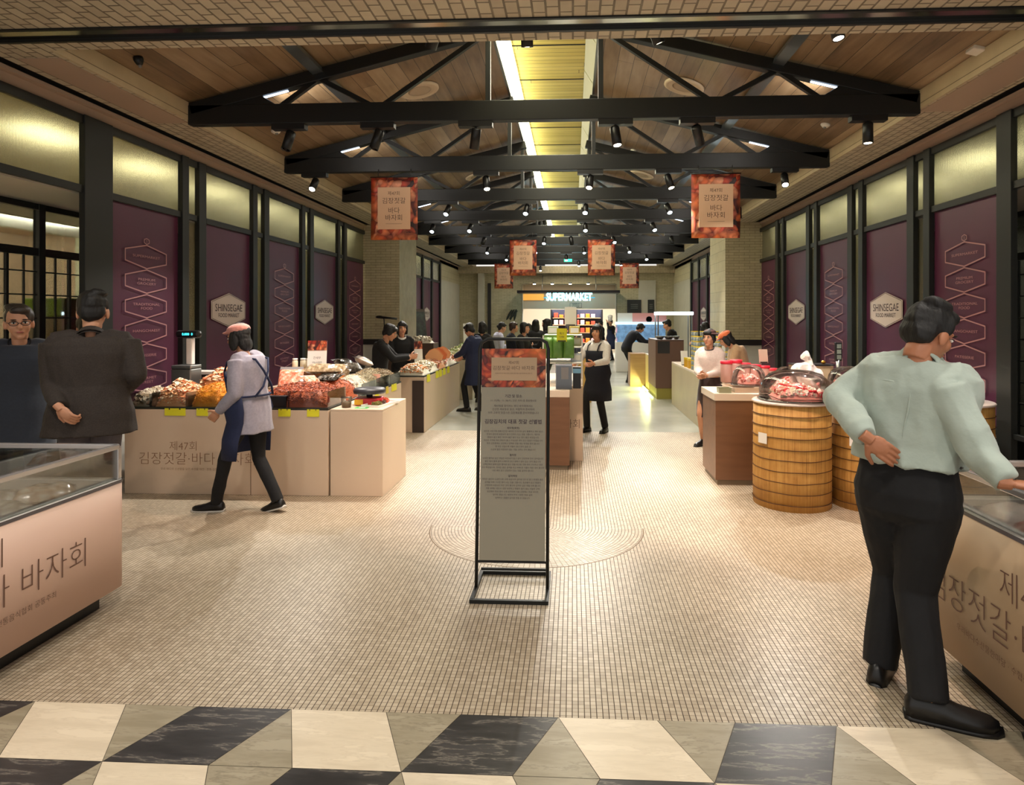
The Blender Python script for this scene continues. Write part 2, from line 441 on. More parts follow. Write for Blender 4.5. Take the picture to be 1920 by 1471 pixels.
# ---------------------------------------------------------------- trusses
TY0, TS = 6.36, 2.17
ordinal = ['nearest the camera', 'second from the front', 'third from the front', 'fourth from the front', 'fifth from the front', 'sixth from the front', 'seventh from the front', 'eighth from the front', 'last before the far wall']
UPL = mat('uplight_strip', (230, 240, 255), .4, emit=3.5, emit_col=(214, 232, 255))
def make_truss():
    t = thing('roof_truss', '', 'truss', (CX, 0, 0))
    mb = MB(); mb.box(-3.62, 3.62, -.05, .05, 3.60, 3.80); mb.build('lower_chord', BLACK, t, bevel=0.008)
    for s in (-1, 1):
        mb = MB(); mb.bar((s * 3.6, 0, 3.76), (s * .5, 0, 4.53), .1, .12); 
        mb.prism([(s * 3.62, 3.62), (s * 3.62, 3.80), (s * 2.95, 3.94), (s * 2.7, 3.79)][::s], -.04, .04, M=Matrix(((1, 0, 0, 0), (0, 0, 1, 0), (0, 1, 0, 0), (0, 0, 0, 1))))
        mb.build('rafter', BLACK, t, bevel=0.006)
        for (a, za), (b, zb) in (((2.28, 4.06), (2.68, 3.78)), ((2.28, 4.06), (1.74, 3.78)), ((1.62, 3.78), (.56, 4.5))):
            m2 = MB(); m2.bar((s * a, 0, za), (s * b, 0, zb), .045, .045); m2.build('web_brace', BLACK, t)
        m2 = MB(); m2.bar((s * 2.98, 0, 3.845), (s * 2.6, 0, 3.942), .022, .01); m2.build('uplight', UPL, t)
        m2 = MB(); m2.box(s * .56 - .025, s * .56 + .025, -.025, .025, 3.78, 4.56); m2.build('post', BLACK, t)
    return t
tr0 = make_truss(); tr0.location.y = TY0; tr0['label'] = 'black steel roof truss ' + ordinal[0]; tr0['group'] = 'roof trusses'
for i in range(1, 9):
    dup(tr0, (CX, TY0 + i * TS, 0), 0, 'black steel roof truss ' + ordinal[i])
for i in range(0, 7):
    for s in (-1, 1):
        add_light('SPOT', (CX + s * 2.75, TY0 + i * TS + .12, 3.86), 22, (1, .93, .84), (CX + s * 2.4, TY0 + i * TS + .9, 4.3), .05, 120, .9)
PURL = mat('purlin_steel', (120, 128, 134), 0.28, 0.8)
for s in (-1, 1):
    first = None
    for i in range(-1, 9):
        ya = TY0 + (i - .0) * TS + .05; yb = ya + TS - .1
        ya = max(ya, YF); yb = min(yb, YE)
        if i == -1: lab = 'grey steel purlin between the brick beam and the nearest truss, ' + ('left' if s < 0 else 'right') + ' slope'
        else: lab = f'grey steel purlin behind the truss {ordinal[i]}, ' + ('left' if s < 0 else 'right') + ' slope'
        x = CX + s * 2.28; z = slope_z(x) - .055
        mb = MB(); mb.obox(Matrix.Translation((0, (yb - ya) / 2, 0)) @ Matrix.Rotation(s * .25, 4, 'Y'), .11, yb - ya, .05)
        o = mb.build('purlin', PURL); o.location = (x, ya, z); tag(o, lab, 'beam', 'purlins under the plank ceiling')
# ---------------------------------------------------------------- track spotlights
LENS = mat('spot_lens_lit', (255, 240, 215), 0.3, emit=14, emit_col=(255, 236, 205))
LENSC = mat('spot_lens_cool', (235, 250, 255), 0.3, emit=11, emit_col=(225, 245, 255))
LENSD = mat('spot_lens_dark', (60, 58, 55), 0.2)
SPOTB = mat('spot_black', (20, 20, 21), 0.4, 0.2)
SP = []
def make_spot(x, y, z, aim, label, lens, plate=True, power=0, color=WARM, angle=55, drop=.1, L=.2, r=.048):
    t = thing('track_spotlight', label, 'spotlight', (x, y, z), 0, 'track spotlights')
    if plate:
        mb = MB(); mb.box(-.17, .17, -.045, .045, -.055, 0); mb.build('mounting_plate', SPOTB, t)
    mb = MB(); mb.tube([(0, 0, 0), (0, 0, -drop)], .011, 6); mb.tube([(0, 0, -drop), (0, 0, -drop - .03)], .016, 6); mb.build('stem', SPOTB, t)
    d = (Vector(aim) - Vector((x, y, z - drop))).normalized()
    M = d.to_track_quat('Z', 'Y').to_matrix().to_4x4(); M.translation = Vector((0, 0, -drop - .03))
    mb = MB(); mb.lathe([(0.0, -L * .3), (r * .9, -L * .3), (r, -L * .26), (r, L * .7), (r * .86, L * .7), (r * .8, L * .66)], 16, M=M); hb = mb.build('lamp_housing', SPOTB, t)
    mb = MB(); mb.lathe([(0, L * .665), (r * .8, L * .665)], 16, M=M); mb.build('lens', lens, t)
    if power:
        p = Vector((x, y, z - drop - .03)) + d * (L * .7 + .03)
        add_light('SPOT', p, power, color, Vector(aim), .035, angle, .45)
    return t
spots = {0: [(-2.87, (-3.4, 5.6, .6), 0), (-1.96, (-2.8, 6.0, .8), 0), (-.97, (-1.6, 7.5, 0), 0), (.42, (.9, 5.5, 0), 1), (1.22, (2.6, 9, .8), 0), (2.86, (2.8, 6.2, .8), 1)],
         1: [(-3.5, (-3.6, 6.3, .8), 1), (-1.16, (-.6, 6.8, 0), 1), (.23, (-.2, 6.9, .5), 1), (1.26, (2.0, 7.6, .8), 1), (2.77, (2.4, 6.6, .9), 1)],
         2: [(-2.1, (-2.7, 8.6, .8), 2), (-.77, (-1.3, 8.0, 0), 2), (.21, (0, 8.2, .6), 2), (1.57, (2.2, 8.6, .8), 2)],
         3: [(-2.84, (-2.9, 10.6, .8), 2), (-2.07, (-2.3, 10.3, .8), 2), (.25, (.3, 9.9, 0), 2), (1.6, (2.2, 10.6, .8), 2)],
         4: [(-2.1, (-2.5, 12.5, .8), 0), (-.67, (-.9, 12.3, 0), 2), (-.04, (.5, 12.9, 0), 0), (.95, (1.5, 12.5, 1), 2), (2.3, (2.5, 13, .8), 0)],
         5: [(-2.3, (-2.4, 15, .8), 2), (-1.0, (-.9, 14.5, 0), 2), (.3, (.5, 15, 0), 2), (1.5, (1.6, 14.8, .8), 2)],
         6: [(-2.0, (-2.2, 17, .8), 2), (-.2, (-.2, 17, 0), 2), (.9, (1.2, 17.3, .8), 2), (2.2, (2.4, 17, .8), 2)],
         7: [(-1.4, (-1.7, 19.5, .8), 2), (.2, (.3, 19.4, 0), 2), (1.6, (1.9, 19.6, .8), 2)],
         8: [(-1.2, (-1, 22, .8), 2), (1.0, (1, 22, .4), 2), (2.0, (2.3, 22, .8), 2)]}
PW = {0: 0, 1: 150, 2: 150}
nth = ['leftmost', 'second from left', 'third from left', 'fourth from left', 'fifth from left', 'sixth from left']
for k, lst in spots.items():
    for j, (x, aim, kind) in enumerate(lst):
        on = kind > 0
        make_spot(x, TY0 + k * TS, 3.60, aim, f'black cylinder spotlight on truss {ordinal[k]}, {nth[j]}' + (', lit' if on else ''),
                  (LENSD, LENS, LENSC)[kind], True, (150 if k < 3 else 110) * (.5 if aim[2] == 0 else 1.15) if on else (140 if k == 0 else 90) * (.4 if aim[2] == 0 else 1), WARM if k < 5 else NEUT, 62)
# spotlights peeking out from behind the brick beam
for x, kind, aim, lab in ((-1.03, 1, (-2.6, 6.3, .7), 'lit spotlight peeking below the brick beam, in front of the left slope'),
                          (-.34, 1, (-.3, 6.0, 0), 'black can spotlight at the brick beam in front of the lit recess'),
                          (.60, 1, (2.0, 5.6, .5), 'lit spotlight peeking below the brick beam, just right of the recess'),
                          (1.90, 1, (2.3, 4.2, .6), 'bright pinkish lit spotlight hanging before the right plank slope')):
    make_spot(x, 4.72, 3.80, aim, lab, LENS, False, 160, (1.0, .74, .58), 60, .03, .13, .045)
# ---------------------------------------------------------------- ceiling speakers, detectors
SPK = mat('speaker_cream', (190, 172, 146), 0.6)
def slope_M(x, y, s):
    M = Matrix.Rotation(s * math.atan(0.2553), 4, 'Y'); M.translation = Vector((x, y, slope_z(x) - .004)); return M
for x, y, s, lab in ((-1.83, 7.55, -1, 'round ceiling speaker on the left plank slope behind the nearest truss'), (1.30, 7.55, 1, 'round ceiling speaker on the right plank slope behind the nearest truss'),
                     (-1.83, 12.2, -1, 'round ceiling speaker on the left plank slope farther back'), (1.30, 12.2, 1, 'round ceiling speaker on the right plank slope farther back')):
    t = thing('ceiling_speaker', lab, 'speaker', (0, 0, 0), 0, 'ceiling speakers'); M = slope_M(x, y, s)
    mb = MB(); mb.lathe([(.235, 0), (.235, -.02), (.20, -.032), (.185, -.02)], 32, M=M.copy()); mb.build('speaker_ring', SPK, t)
    mb = MB(); mb.lathe([(.185, -.016), (.09, -.024), (0, -.026)], 32, M=M.copy()); mb.build('grille', mat('grille', (168, 150, 126), .7, bump=(300, .4, .002)), t)
WPL = mat('white_plastic', (226, 220, 208), 0.35)
def pud(name, p, r, h, lab, cat, s=1, sq=False):
    t = thing(name, lab, cat, p)
    M = Matrix.Rotation(s * math.atan(0.2553), 4, 'Y') if s else Matrix.Identity(4)
    mb = MB()
    if sq: mb.obox(M @ Matrix.Translation((0, 0, -h / 2)), r * 2, r * 2, h); mb.build('housing', WPL, t, bevel=.008); return t
    mb.lathe([(r * .7, 0), (r, -.004), (r, -h * .4), (r * .6, -h * .9), (0, -h)], 20, M=M); mb.build('housing', WPL, t)
    mb = MB(); mb.lathe([(r * .35, -h * .86), (r * .3, -h * 1.2), (0, -h * 1.25)], 14, M=M); mb.build('sensor', mat('sensor_grey', (120, 118, 112), .4), t)
    return t
def onslope(px, py, s):
    for i in range(400):
        Z = 4 + i * .02; p = atd(px, py, Z)
        if p.z > slope_z(p.x): return p
    return p
pud('smoke_detector', onslope(1548, 232, 1), .055, .045, 'white round smoke detector on the right plank slope', 'smoke detector')
pud('smoke_detector', onslope(1188, 281, 1), .05, .04, 'small white smoke detector near the recess on the right slope', 'smoke detector')
pud('smoke_detector', onslope(517, 243, -1), .06, .05, 'white round smoke detector on the left plank slope', 'smoke detector', -1)
pud('emergency_light', onslope(1833, 90, 1), .06, .04, 'white square box at the edge of the right plank slope', 'emergency light', 1, True)
pud('dome_camera', onslope(258, 106, -1), .04, .08, 'small black dome camera on the left plank slope', 'camera', -1).children[0].data.materials[0] = SPOTB
# ---------------------------------------------------------------- side walls
FROST_N = [0]
def frost_mat():
    t = NT('frosted_glass'); t.b.inputs['Base Color'].default_value = (*lin((222, 218, 190)), 1)
    t.b.inputs['Roughness'].default_value = 0.27; t.b.inputs['Transmission Weight'].default_value = 0.86
    t.b.inputs['IOR'].default_value = 1.25
    wv = t.n('ShaderNodeTexWave', wave_type='BANDS', bands_direction='Y'); wv.inputs['Scale'].default_value = 22
    t.l(t.coord(), wv.inputs[0]); t.bump(wv.outputs[1], .12, .004)
    return t.m
FROST = frost_mat()
PURP = mat('purple_panel', (84, 39, 64), 0.38, noise_=(1.2, 0.1))
def zdark(name, mb, p=None): return mb.build(name, DGREEN, p, bevel=0.004)
ZT0, ZT1 = 2.80, 2.87     # transom
ZSILL = 0.60
def wallY(px, X):         # depth of a mullion seen at photo column px
    return at(px, 800, 0).y if False else (F * abs(X) / (abs(px - 1074)) * CS + X * SN) / CS
PERIOD = 1.635
WINN = [0]
def bay(X, side, y0, wide, with_panel=True, zh=3.5):
    """one glazed bay: clerestory pane over panel/pane, with frames at both ends. side -1 left wall"""
    WINN[0] += 1
    o = struct(bpy.data.objects.new(f'window_{WINN[0]}', None)); C.objects.link(o); o.location = (X, y0, 0)
    d = -side * .04
    a, b = min(0, d), max(0, d)
    mb = MB(); mb.box(a, b, 0, wide, zh - .06, zh + 0.02); mb.box(a, b, 0, wide, ZT0, ZT1)
    mb.box(a, b, 0, wide, ZSILL - .05, ZSILL)
    zdark('window_frame', mb, o)
    mb = MB(); mb.box(min(side * .015, side * .02), max(side * .015, side * .02), -.06, wide + .06, ZT1 - .02, zh - .03); 
    if not with_panel: mb.box(min(side * .015, side * .02), max(side * .015, side * .02), -.06, wide + .06, ZSILL, ZT0 - .02)
    mb.build('pane', FROST, o)
    return o
def mullion(X, side, y, w=.13):
    WINN[0] += 1
    mb = MB(); d = -side * .06; mb.box(min(X, X + d), max(X, X + d), y, y + w, 0, 3.52)
    return struct(zdark(f'window_{WINN[0]}', mb))
LOGO_W = mat('logo_cream', (205, 190, 182), 0.5)
LINE = mat('graphic_line', (176, 128, 130), 0.5)
INK = mat('logo_ink', (72, 58, 64), 0.6)
CHAIN = [['SUPERMARKET'], ['PREMIUM', 'GROCERY'], ['TRADITIONAL', 'FOOD'], ['HANGCHAEST'], ['PATISSERIE'], ['GOURMET', 'STREET']]
def ring(mb, pts, w, M, mi=0):
    """closed outline of constant width in a plane"""
    n = len(pts); c = Vector((sum(p[0] for p in pts) / n, sum(p[1] for p in pts) / n))
    inn = []
    for i in range(n):
        p = Vector(pts[i]); a = (p - Vector(pts[i - 1])).normalized(); b = (Vector(pts[(i + 1) % n]) - p).normalized()
        na = Vector((-a.y, a.x)); nb = Vector((-b.y, b.x)); m = (na + nb).normalized(); k = w / max(.3, m.dot(na))
        inn.append(p + m * k)
    vs = [M @ Vector((p[0], p[1], 0)) for p in pts] + [M @ Vector((p.x, p.y, 0)) for p in inn]
    mb.add(vs, [(i, (i + 1) % n, n + (i + 1) % n, n + i) for i in range(n)], mi)
def purple(X, side, yc, wide, kind, lab):
    t = thing('purple_wall_panel', lab, 'wall panel', (X, yc, 0), 0, 'purple panels between the window frames')
    mb = MB(); mb.box(-.012 if side < 0 else -.0, .0 if side < 0 else .012, -wide / 2, wide / 2, ZSILL, ZT0); mb.build('panel', PURP, t)
    xd = (0, 1, 0) if side < 0 else (0, -1, 0)
    M = frame_M((-side * .016, 0, 0), xd); M2 = frame_M((-side * .019, 0, 0), xd)
    if kind == 'hex':
        z = 1.74; a, b = .42, .225
        pts = [(0, b), (-a, b * .5), (-a, -b * .5), (0, -b), (a, -b * .5), (a, b * .5)]
        mb = MB(); mb.add([M @ Vector((p[0], p[1] + z, 0)) for p in pts], [tuple(range(6))]); g = mb.build('hexagon_sign', LOGO_W, t)
        mb = MB(); put_text(mb, 'SHINSEGAE', .135, M2 @ Matrix.Translation((0, z + .025, 0)), sx=.98)
        put_text(mb, 'FOOD MARKET', .075, M2 @ Matrix.Translation((0, z - .07, 0)), sx=1.0)
        ring(mb, [(p[0] * .96, p[1] * .96 + z) for p in pts], .006, M2)
        mb.build('lettering', INK, g)
    else:
        # chain of six linked hexagons with words
        a = .335; top = 2.42; ph = .262
        mb = MB()
        for i in range(6):
            zc = top - ph * (i + .5)
            pts = [(0, ph / 2), (-a, ph * .24), (-a, -ph * .24), (0, -ph / 2), (a, -ph * .24), (a, ph * .24)]
            ring(mb, [(p[0], p[1] + zc) for p in pts], .013, M)
            ws = CHAIN[i]
            for j, wd in enumerate(ws):
                put_text(mb, wd, .038, M @ Matrix.Translation((0, zc + (.018 if len(ws) > 1 else 0) - j * .042, 0)), sx=1.75)
        for zc in (top + .035, top - 6 * ph - .035):
            pts = [(-.04, .02), (-.04, -.02), (0, -.036), (.04, -.02), (.04, .02), (0, .036)]
            ring(mb, [(p[0] * 1.1, p[1] + zc) for p in pts], .009, M)
            put_text(mb, 'S', .04, M @ Matrix.Translation((0, zc, 0)))
        mb.build('hexagon_chain', LINE, t)
    return t
# left wall: bays start at the column seen at x=203 in the photo
yl0 = wallY(203, XL)
names = {0: 'chain', 1: 'hex', 2: 'chain', 3: 'hex', 4: 'chain'}
where = ['nearest on the left wall', 'second along the left wall', 'third along the left wall', 'fourth along the left wall', 'beside the left brick pillar']
whereR = ['nearest on the right wall', 'second along the right wall', 'third along the right wall', 'fourth along the right wall', 'beside the right brick pillar']
WID = 1.12
YPL = wallY(683, XL); YPR = wallY(1427, XR)
for i in range(5):
    y = yl0 + i * PERIOD; wd = min(WID, YPL - y)
    bay(XL, -1, y, wd)
    purple(XL, -1, y + wd / 2, wd, names[i], ('dark purple panel with a chain of hexagons, ' if names[i] == 'chain' else 'dark purple panel with a cream hexagon sign, ') + where[i])
    if i < 4:
        mullion(XL, -1, y + wd, .125); bay(XL, -1, y + wd + .125, .2, False); mullion(XL, -1, y + PERIOD - .125 - .06, .15)
yr0 = wallY(1878, XR)
for i in range(5):
    y = yr0 + i * PERIOD; wd = min(WID, YPR - y)
    bay(XR, 1, y, wd)
    purple(XR, 1, y + wd / 2, wd, names[i], ('dark purple panel with a chain of hexagons, ' if names[i] == 'chain' else 'dark purple panel with a cream hexagon sign, ') + whereR[i])
    if i < 4:
        mullion(XR, 1, y + wd, .125); bay(XR, 1, y + wd + .125, .2, False); mullion(XR, 1, y + PERIOD - .125 - .06, .15)
mullion(XL, -1, yl0 - .36, .36); mullion(XR, 1, yr0 - .2, .2)
# foreground clerestories over the side passages
for X, s, y1 in ((XL, -1, yl0 - .36), (XR, 1, yr0 - .2)):
    y = y1
    for k in range(3):
        bay(X, s, y - 1.3, 1.3, True); mb = MB(); WINN[0] += 1
        mb.box(min(X, X - s * .06), max(X, X - s * .06), y - 1.3 - .13, y - 1.3, ZT0, 3.52); struct(zdark(f'window_{WINN[0]}', mb)); y -= 1.43
# wall sills under the panels
for X, s, y0, y1, nm in ((XL, -1, yl0, YPL, 'left'), (XR, 1, yr0, YPR, 'right')):
    mb = MB(); mb.box(min(X - s * .0, X + s * .12) , max(X, X + s * .12), y0, y1, 0, ZSILL - .05)
    struct(mb.build('wall_' + nm, WHITE_W))
# rooms behind the frosted clerestory, with ceiling light panels
LP = mat('light_panel', (250, 240, 205), 0.5, emit=3.2, emit_col=(250, 244, 206))
CORR = mat('corridor_wall', (176, 170, 140), 0.8)
for X, s, nm in ((XL, -1, 'left'), (XR, 1, 'right')):
    mb = MB(); xo_ = X + s * 2.6; ys = 1.0
    g = X + s * .06
    mb.box(min(xo_, xo_ + s * .1), max(xo_, xo_ + s * .1), ys, 25.7, 2.8, 4.2)
    mb.box(min(X + s * .06, xo_), max(X + s * .06, xo_), ys, 25.7, 3.72, 3.8)
    mb.box(min(g, xo_), max(g, xo_), ys - .1, ys, 2.8, 4.2)
    mb.box(min(g, xo_), max(g, xo_), ys - .1, 9.0, 2.80, 2.84, 1)
    mb.box(min(g, xo_), max(g, xo_), 9.0, 9.06, 0, 2.84, 1)
    mb.box(min(X, X + s * .06), max(X, X + s * .06), ys, 25.7, 3.52, 4.1, 2)
    mb.box(min(xo_, xo_ + s * .1), max(xo_, xo_ + s * .1), 9, 25.7, 0, 2.8)
    struct(mb.build('wall_outer_' + nm, [CORR, WHITE_W, BEIGE]))
    y = ys + .75; k = 0
    mbl = MB()
    while y < 24:
        x0, x1 = (X + 1.15, X + 1.6) if s > 0 else (X - 1.6, X - 1.15)
        mbl.box(x0, x1, y, y + .8, 3.68, 3.72)
        y += 1.6
    struct(mbl.build('ceiling_light_row_' + nm, LP))
    # side passage with the neighbouring shop's gridded window
    xs = X + s * .87
    mb = MB(); a, b = min(xs, xs + s * .05), max(xs, xs + s * .05)
    mb.box(a, b, 2.0, 8.98, 2.74, 2.80); mb.box(a, b, 2.0, 8.98, 2.27, 2.35); mb.box(a, b, 2, 8.98, 0, .35)
    for k in range(10):
        y = 8.6 - k * .77
        if y < 2: break
        mb.box(a - .01, b + .01, y - .04, y + .04, 0, 2.8)
        mb.box(a + .01, b - .01, y - .40, y - .37, .35, 2.27)
        for q in (.19, .57): mb.box(a + .015, b - .015, y - q - .008, y - q + .008, .35, 2.27)
    for k in range(8): mb.box(a + .015, b - .015, 2, 8.98, 2.11 - k * .235 - .007, 2.11 - k * .235 + .007)
    o = struct(bpy.data.objects.new('window_91' if s < 0 else 'window_92', None)); C.objects.link(o); zdark('window_frame', mb, o)
    mb = MB(); mb.box((a + b) / 2 - .002, (a + b) / 2 + .002, 2, 8.98, .35, 2.74); mb.build('pane', glass_mat('clear_glass'), o)
    mb = MB(); xq = X + s * 4.2
    mb.box(min(xq, xq + s * .1), max(xq, xq + s * .1), 1, 10, 0, 3.0); mb.box(min(xs, xq), max(xs, xq), 1, 10, 2.95, 3.0); mb.box(min(xs, xq), max(xs, xq), 9.9, 10, 0, 3.0); mb.box(min(xs, xq), max(xs, xq), 1, 1.1, 0, 3.0)
    struct(mb.build('wall_shop_' + nm, mat('shop_wall_' + nm, (214, 188, 158) if s < 0 else (60, 62, 56), .7)))
    mb = MB(); mb.box(min(xs + s * .5, xs + s * .75), max(xs + s * .5, xs + s * .75), 2.5, 9.2, 2.86, 2.9); struct(mb.build('ceiling_light_shop_' + nm, LP))
    add_light('AREA', (xs + s * .9, 6.8, 2.7), 330 if s < 0 else 30, (1, .88, .74), (xs + s * 3.3, 6.8, 1.9), 2.5, sy=.5)  # unseen area lamp added to brighten the shop's inner wall
# ---------------------------------------------------------------- pillars and second wall section
DRAIL = mat('dark_rail', (34, 30, 27), 0.4)
for X, s, y0, x1, nm in ((XL, -1, YPL, -3.77, 'left'), (XR, 1, YPR, 3.23, 'right')):
    mb = MB(); xa, xb = min(X - .3 * (s < 0), x1), max(X + .3 * (s > 0), x1)
    y1 = y0 + 1.5
    mb.add([(xa, y0, 1.17), (xb, y0, 1.17), (xb, y0, 3.66), (xa, y0, 3.66)], [(0, 1, 2, 3)], 0)
    mb.add([(x1, y0, 1.17), (x1, y1, 1.17), (x1, y1, 3.66), (x1, y0, 3.66)], [(0, 1, 2, 3)], 1)
    mb.add([(xa, y1, 1.17), (xb, y1, 1.17), (xb, y1, 3.66), (xa, y1, 3.66)], [(0, 1, 2, 3)], 0)
    mb.box(xa + .001, xb - .001, y0 + .001, y1 - .001, 0, 1.05, 2)
    mb.box(xa - .0, xb + .015, y0 - .015, y1 + .015, 1.05, 1.17, 3) if s < 0 else mb.box(xa - .015, xb, y0 - .015, y1 + .015, 1.05, 1.17, 3)
    struct(mb.build('wall_pillar_' + nm, [BR_WX, BR_WY, WHITE_W, DRAIL]))
    yy = y1 + .05
    for k in range(5):
        bay(X, s, yy, 1.12)
        pl = purple(X, s, yy + .56, 1.12, 'hex' if k == 3 else 'none0', '') if k == 3 else None
        if pl: pl['label'] = 'purple panel with a pale hexagon sign, behind the ' + nm + ' brick pillar'
        else:
            mb = MB(); mb.box(-.006, .006, -.56, .56, ZSILL, ZT0)
            o = mb.build('purple_wall_panel', PURP); o.location = (X, yy + .56, 0)
            tag(o, ['plain', 'plain', 'plain', '', 'plain'][k] + f' purple panel beyond the {nm} brick pillar, ' + ['first', 'second', 'third', '', 'last'][k] + ' along', 'wall panel', 'purple panels between the window frames')
        mullion(X, s, yy + 1.12, .16); yy += 1.28
    mb = MB(); mb.box(min(X, X + s * .1), max(X, X + s * .1), yy, 25.7, 0, 2.95, 0); mb.box(min(X, X + s * .1), max(X, X + s * .1), yy, 25.7, 2.95, 3.66, 1)
    struct(mb.build('wall_back_' + nm, [PLASTER, BR_WY]))
# ---------------------------------------------------------------- far wall with its opening
YW = 25.55
sc_ = YW / F
def fx(px): return (px - 1074) * (YW) * CS / F
oL, oR = fx(979), fx(1155)
zo = H + 61 * YW / F
mb = MB()
for a, b, c, d in ((XL - .2, oL, 0, 3.66), (oR, XR + .2, 0, 3.66), (oL, oR, zo, 3.66)):
    mb.add([(a, YW, c), (b, YW, c), (b, YW, d), (a, YW, d)], [(0, 1, 2, 3)], 0)
mb.box(oL - .02, oL, YW, YW + .5, 0, zo, 1); mb.box(oR, oR + .02, YW, YW + .5, 0, zo, 1); mb.box(oL, oR, YW, YW + .5, zo, zo + .02, 1)
mb.box(XL, XR, YW - .3, YW, 3.38, 3.66, 2)
mb.box(fx(1196), fx(1228), YW - .06, YW, 0, 3.1, 1)
mb.box(fx(897), fx(908), YW - .3, YW, 0, 3.38, 1)
struct(mb.build('wall_far', [BR_WX, PLASTER, BR_LIP]))
mb = MB(); mb.box(fx(914), fx(920), YW - .1, YW - .02, 0, 3.0); struct(mb.build('trim_8', DRAIL))
# room beyond
YZ = 31.5
mb = MB(); mb.box(-6, 6, YZ, YZ + .1, 0, 3.6); mb.box(-6, 6, YW + .5, YZ, 3.3, 3.4)
mb.box(-4.4, -4.3, YW + .5, YZ, 0, 3.3); mb.box(3.6, 3.7, YW + .5, YZ, 0, 3.3)
struct(mb.build('wall_back_room', mat('back_room', (206, 190, 166), .6)))
for x in (-1.6, 0.2, 1.6): add_light('AREA', (x, 28.0, 3.2), 110, NEUT, (x, 28.6, 0), .5)
# ambient of the hall: soft light thrown by the recess
add_light('AREA', (CX, 8, 4.55), 60, (1, .93, .75), (CX, 8, 0), .7, sy=5)
add_light('AREA', (CX, 15, 4.55), 80, (1, .93, .80), (CX, 15, 0), .7, sy=7)
add_light('AREA', (CX, 22, 4.55), 70, (1, .95, .85), (CX, 22, 0), .7, sy=5)
# ---------------------------------------------------------------- shared prop materials
def sea_print(name, seed, scale=7, dark=False):
    t = NT(name); co = t.mapping((1, 1, 1), (.3, .5, .8 + seed), (seed, seed * 2, seed))
    n0 = t.noise(3.0, 3, co); v2 = t.mix(0.22, co, n0.outputs[1])
    vo = t.n('ShaderNodeTexVoronoi', feature='F1'); vo.inputs['Scale'].default_value = scale
    t.l(t.mapping((2.2, .7, .7), (0, 0, .5), vec=v2), vo.inputs['Vector'])
    ve = t.n('ShaderNodeSeparateColor'); t.l(vo.outputs['Color'], ve.inputs[0])
    r = t.ramp(ve.outputs[0], [(0.0, lin((44, 30, 30))), (0.16, lin((140, 36, 28))), (0.4, lin((204, 70, 38))), (0.65, lin((232, 122, 70))), (0.85, lin((240, 170, 130))), (1.0, lin((214, 60, 52)))])
    sh = t.ramp(vo.outputs['Distance'], [(.1, (1, 1, 1)), (.75, (.22, .16, .15))])
    n3 = t.noise(2.2, 2, co)
    r = t.mix(1.0, r, sh, 'MULTIPLY')
    t.l(t.mix(t.ramp(n3.outputs[0], [(.5, (0, 0, 0)), (.62, (.55, .55, .55))]), r, lin((226, 120, 40))), t.b.inputs['Base Color'])
    t.b.inputs['Roughness'].default_value = .5
    return t.m
SEA = [sea_print('kimchi_photo_print', 1.0, 15), sea_print('kimchi_photo_print_small', 4.2, 38)]
PBEIGE = mat('banner_beige', (214, 176, 144), .6)
TBROWN = mat('brown_lettering', (96, 74, 62), .6)
GREYB = mat('board_greige', (140, 134, 118), .6)
GL = glass_mat('thin_glass', (251, 253, 251), .03); ACR = glass_mat('acrylic', (250, 252, 250), .0, .05)
VINYL = mat('counter_vinyl', (212, 190, 166), .42, noise_=(1.5, .03))
VINYLP = mat('freezer_vinyl', (226, 190, 172), .4)
SLAB = mat('white_slab', (224, 208, 190), .3)
BROWNW = plank_mat('brown_laminate', 'X', ((104, 72, 50), (122, 86, 62), (138, 100, 74)), .9, .4, 0.0, 9)
OAKW = plank_mat('oak_laminate', 'X', ((150, 116, 84), (172, 136, 100), (190, 154, 116)), .9, .4, 0.0, 9)
YEL = mat('yellow_price_tag', (226, 222, 40), .6); YELD = mat('amber_tag', (210, 190, 60), .6)
ALU = mat('aluminium_rail', (200, 198, 200), .25, .7)
DGRAY = mat('dark_gray_plastic', (52, 52, 58), .4)
PAPER = mat('paper_white', (236, 232, 226), .6)
BLK = mat('black_plastic', (22, 22, 24), .3)
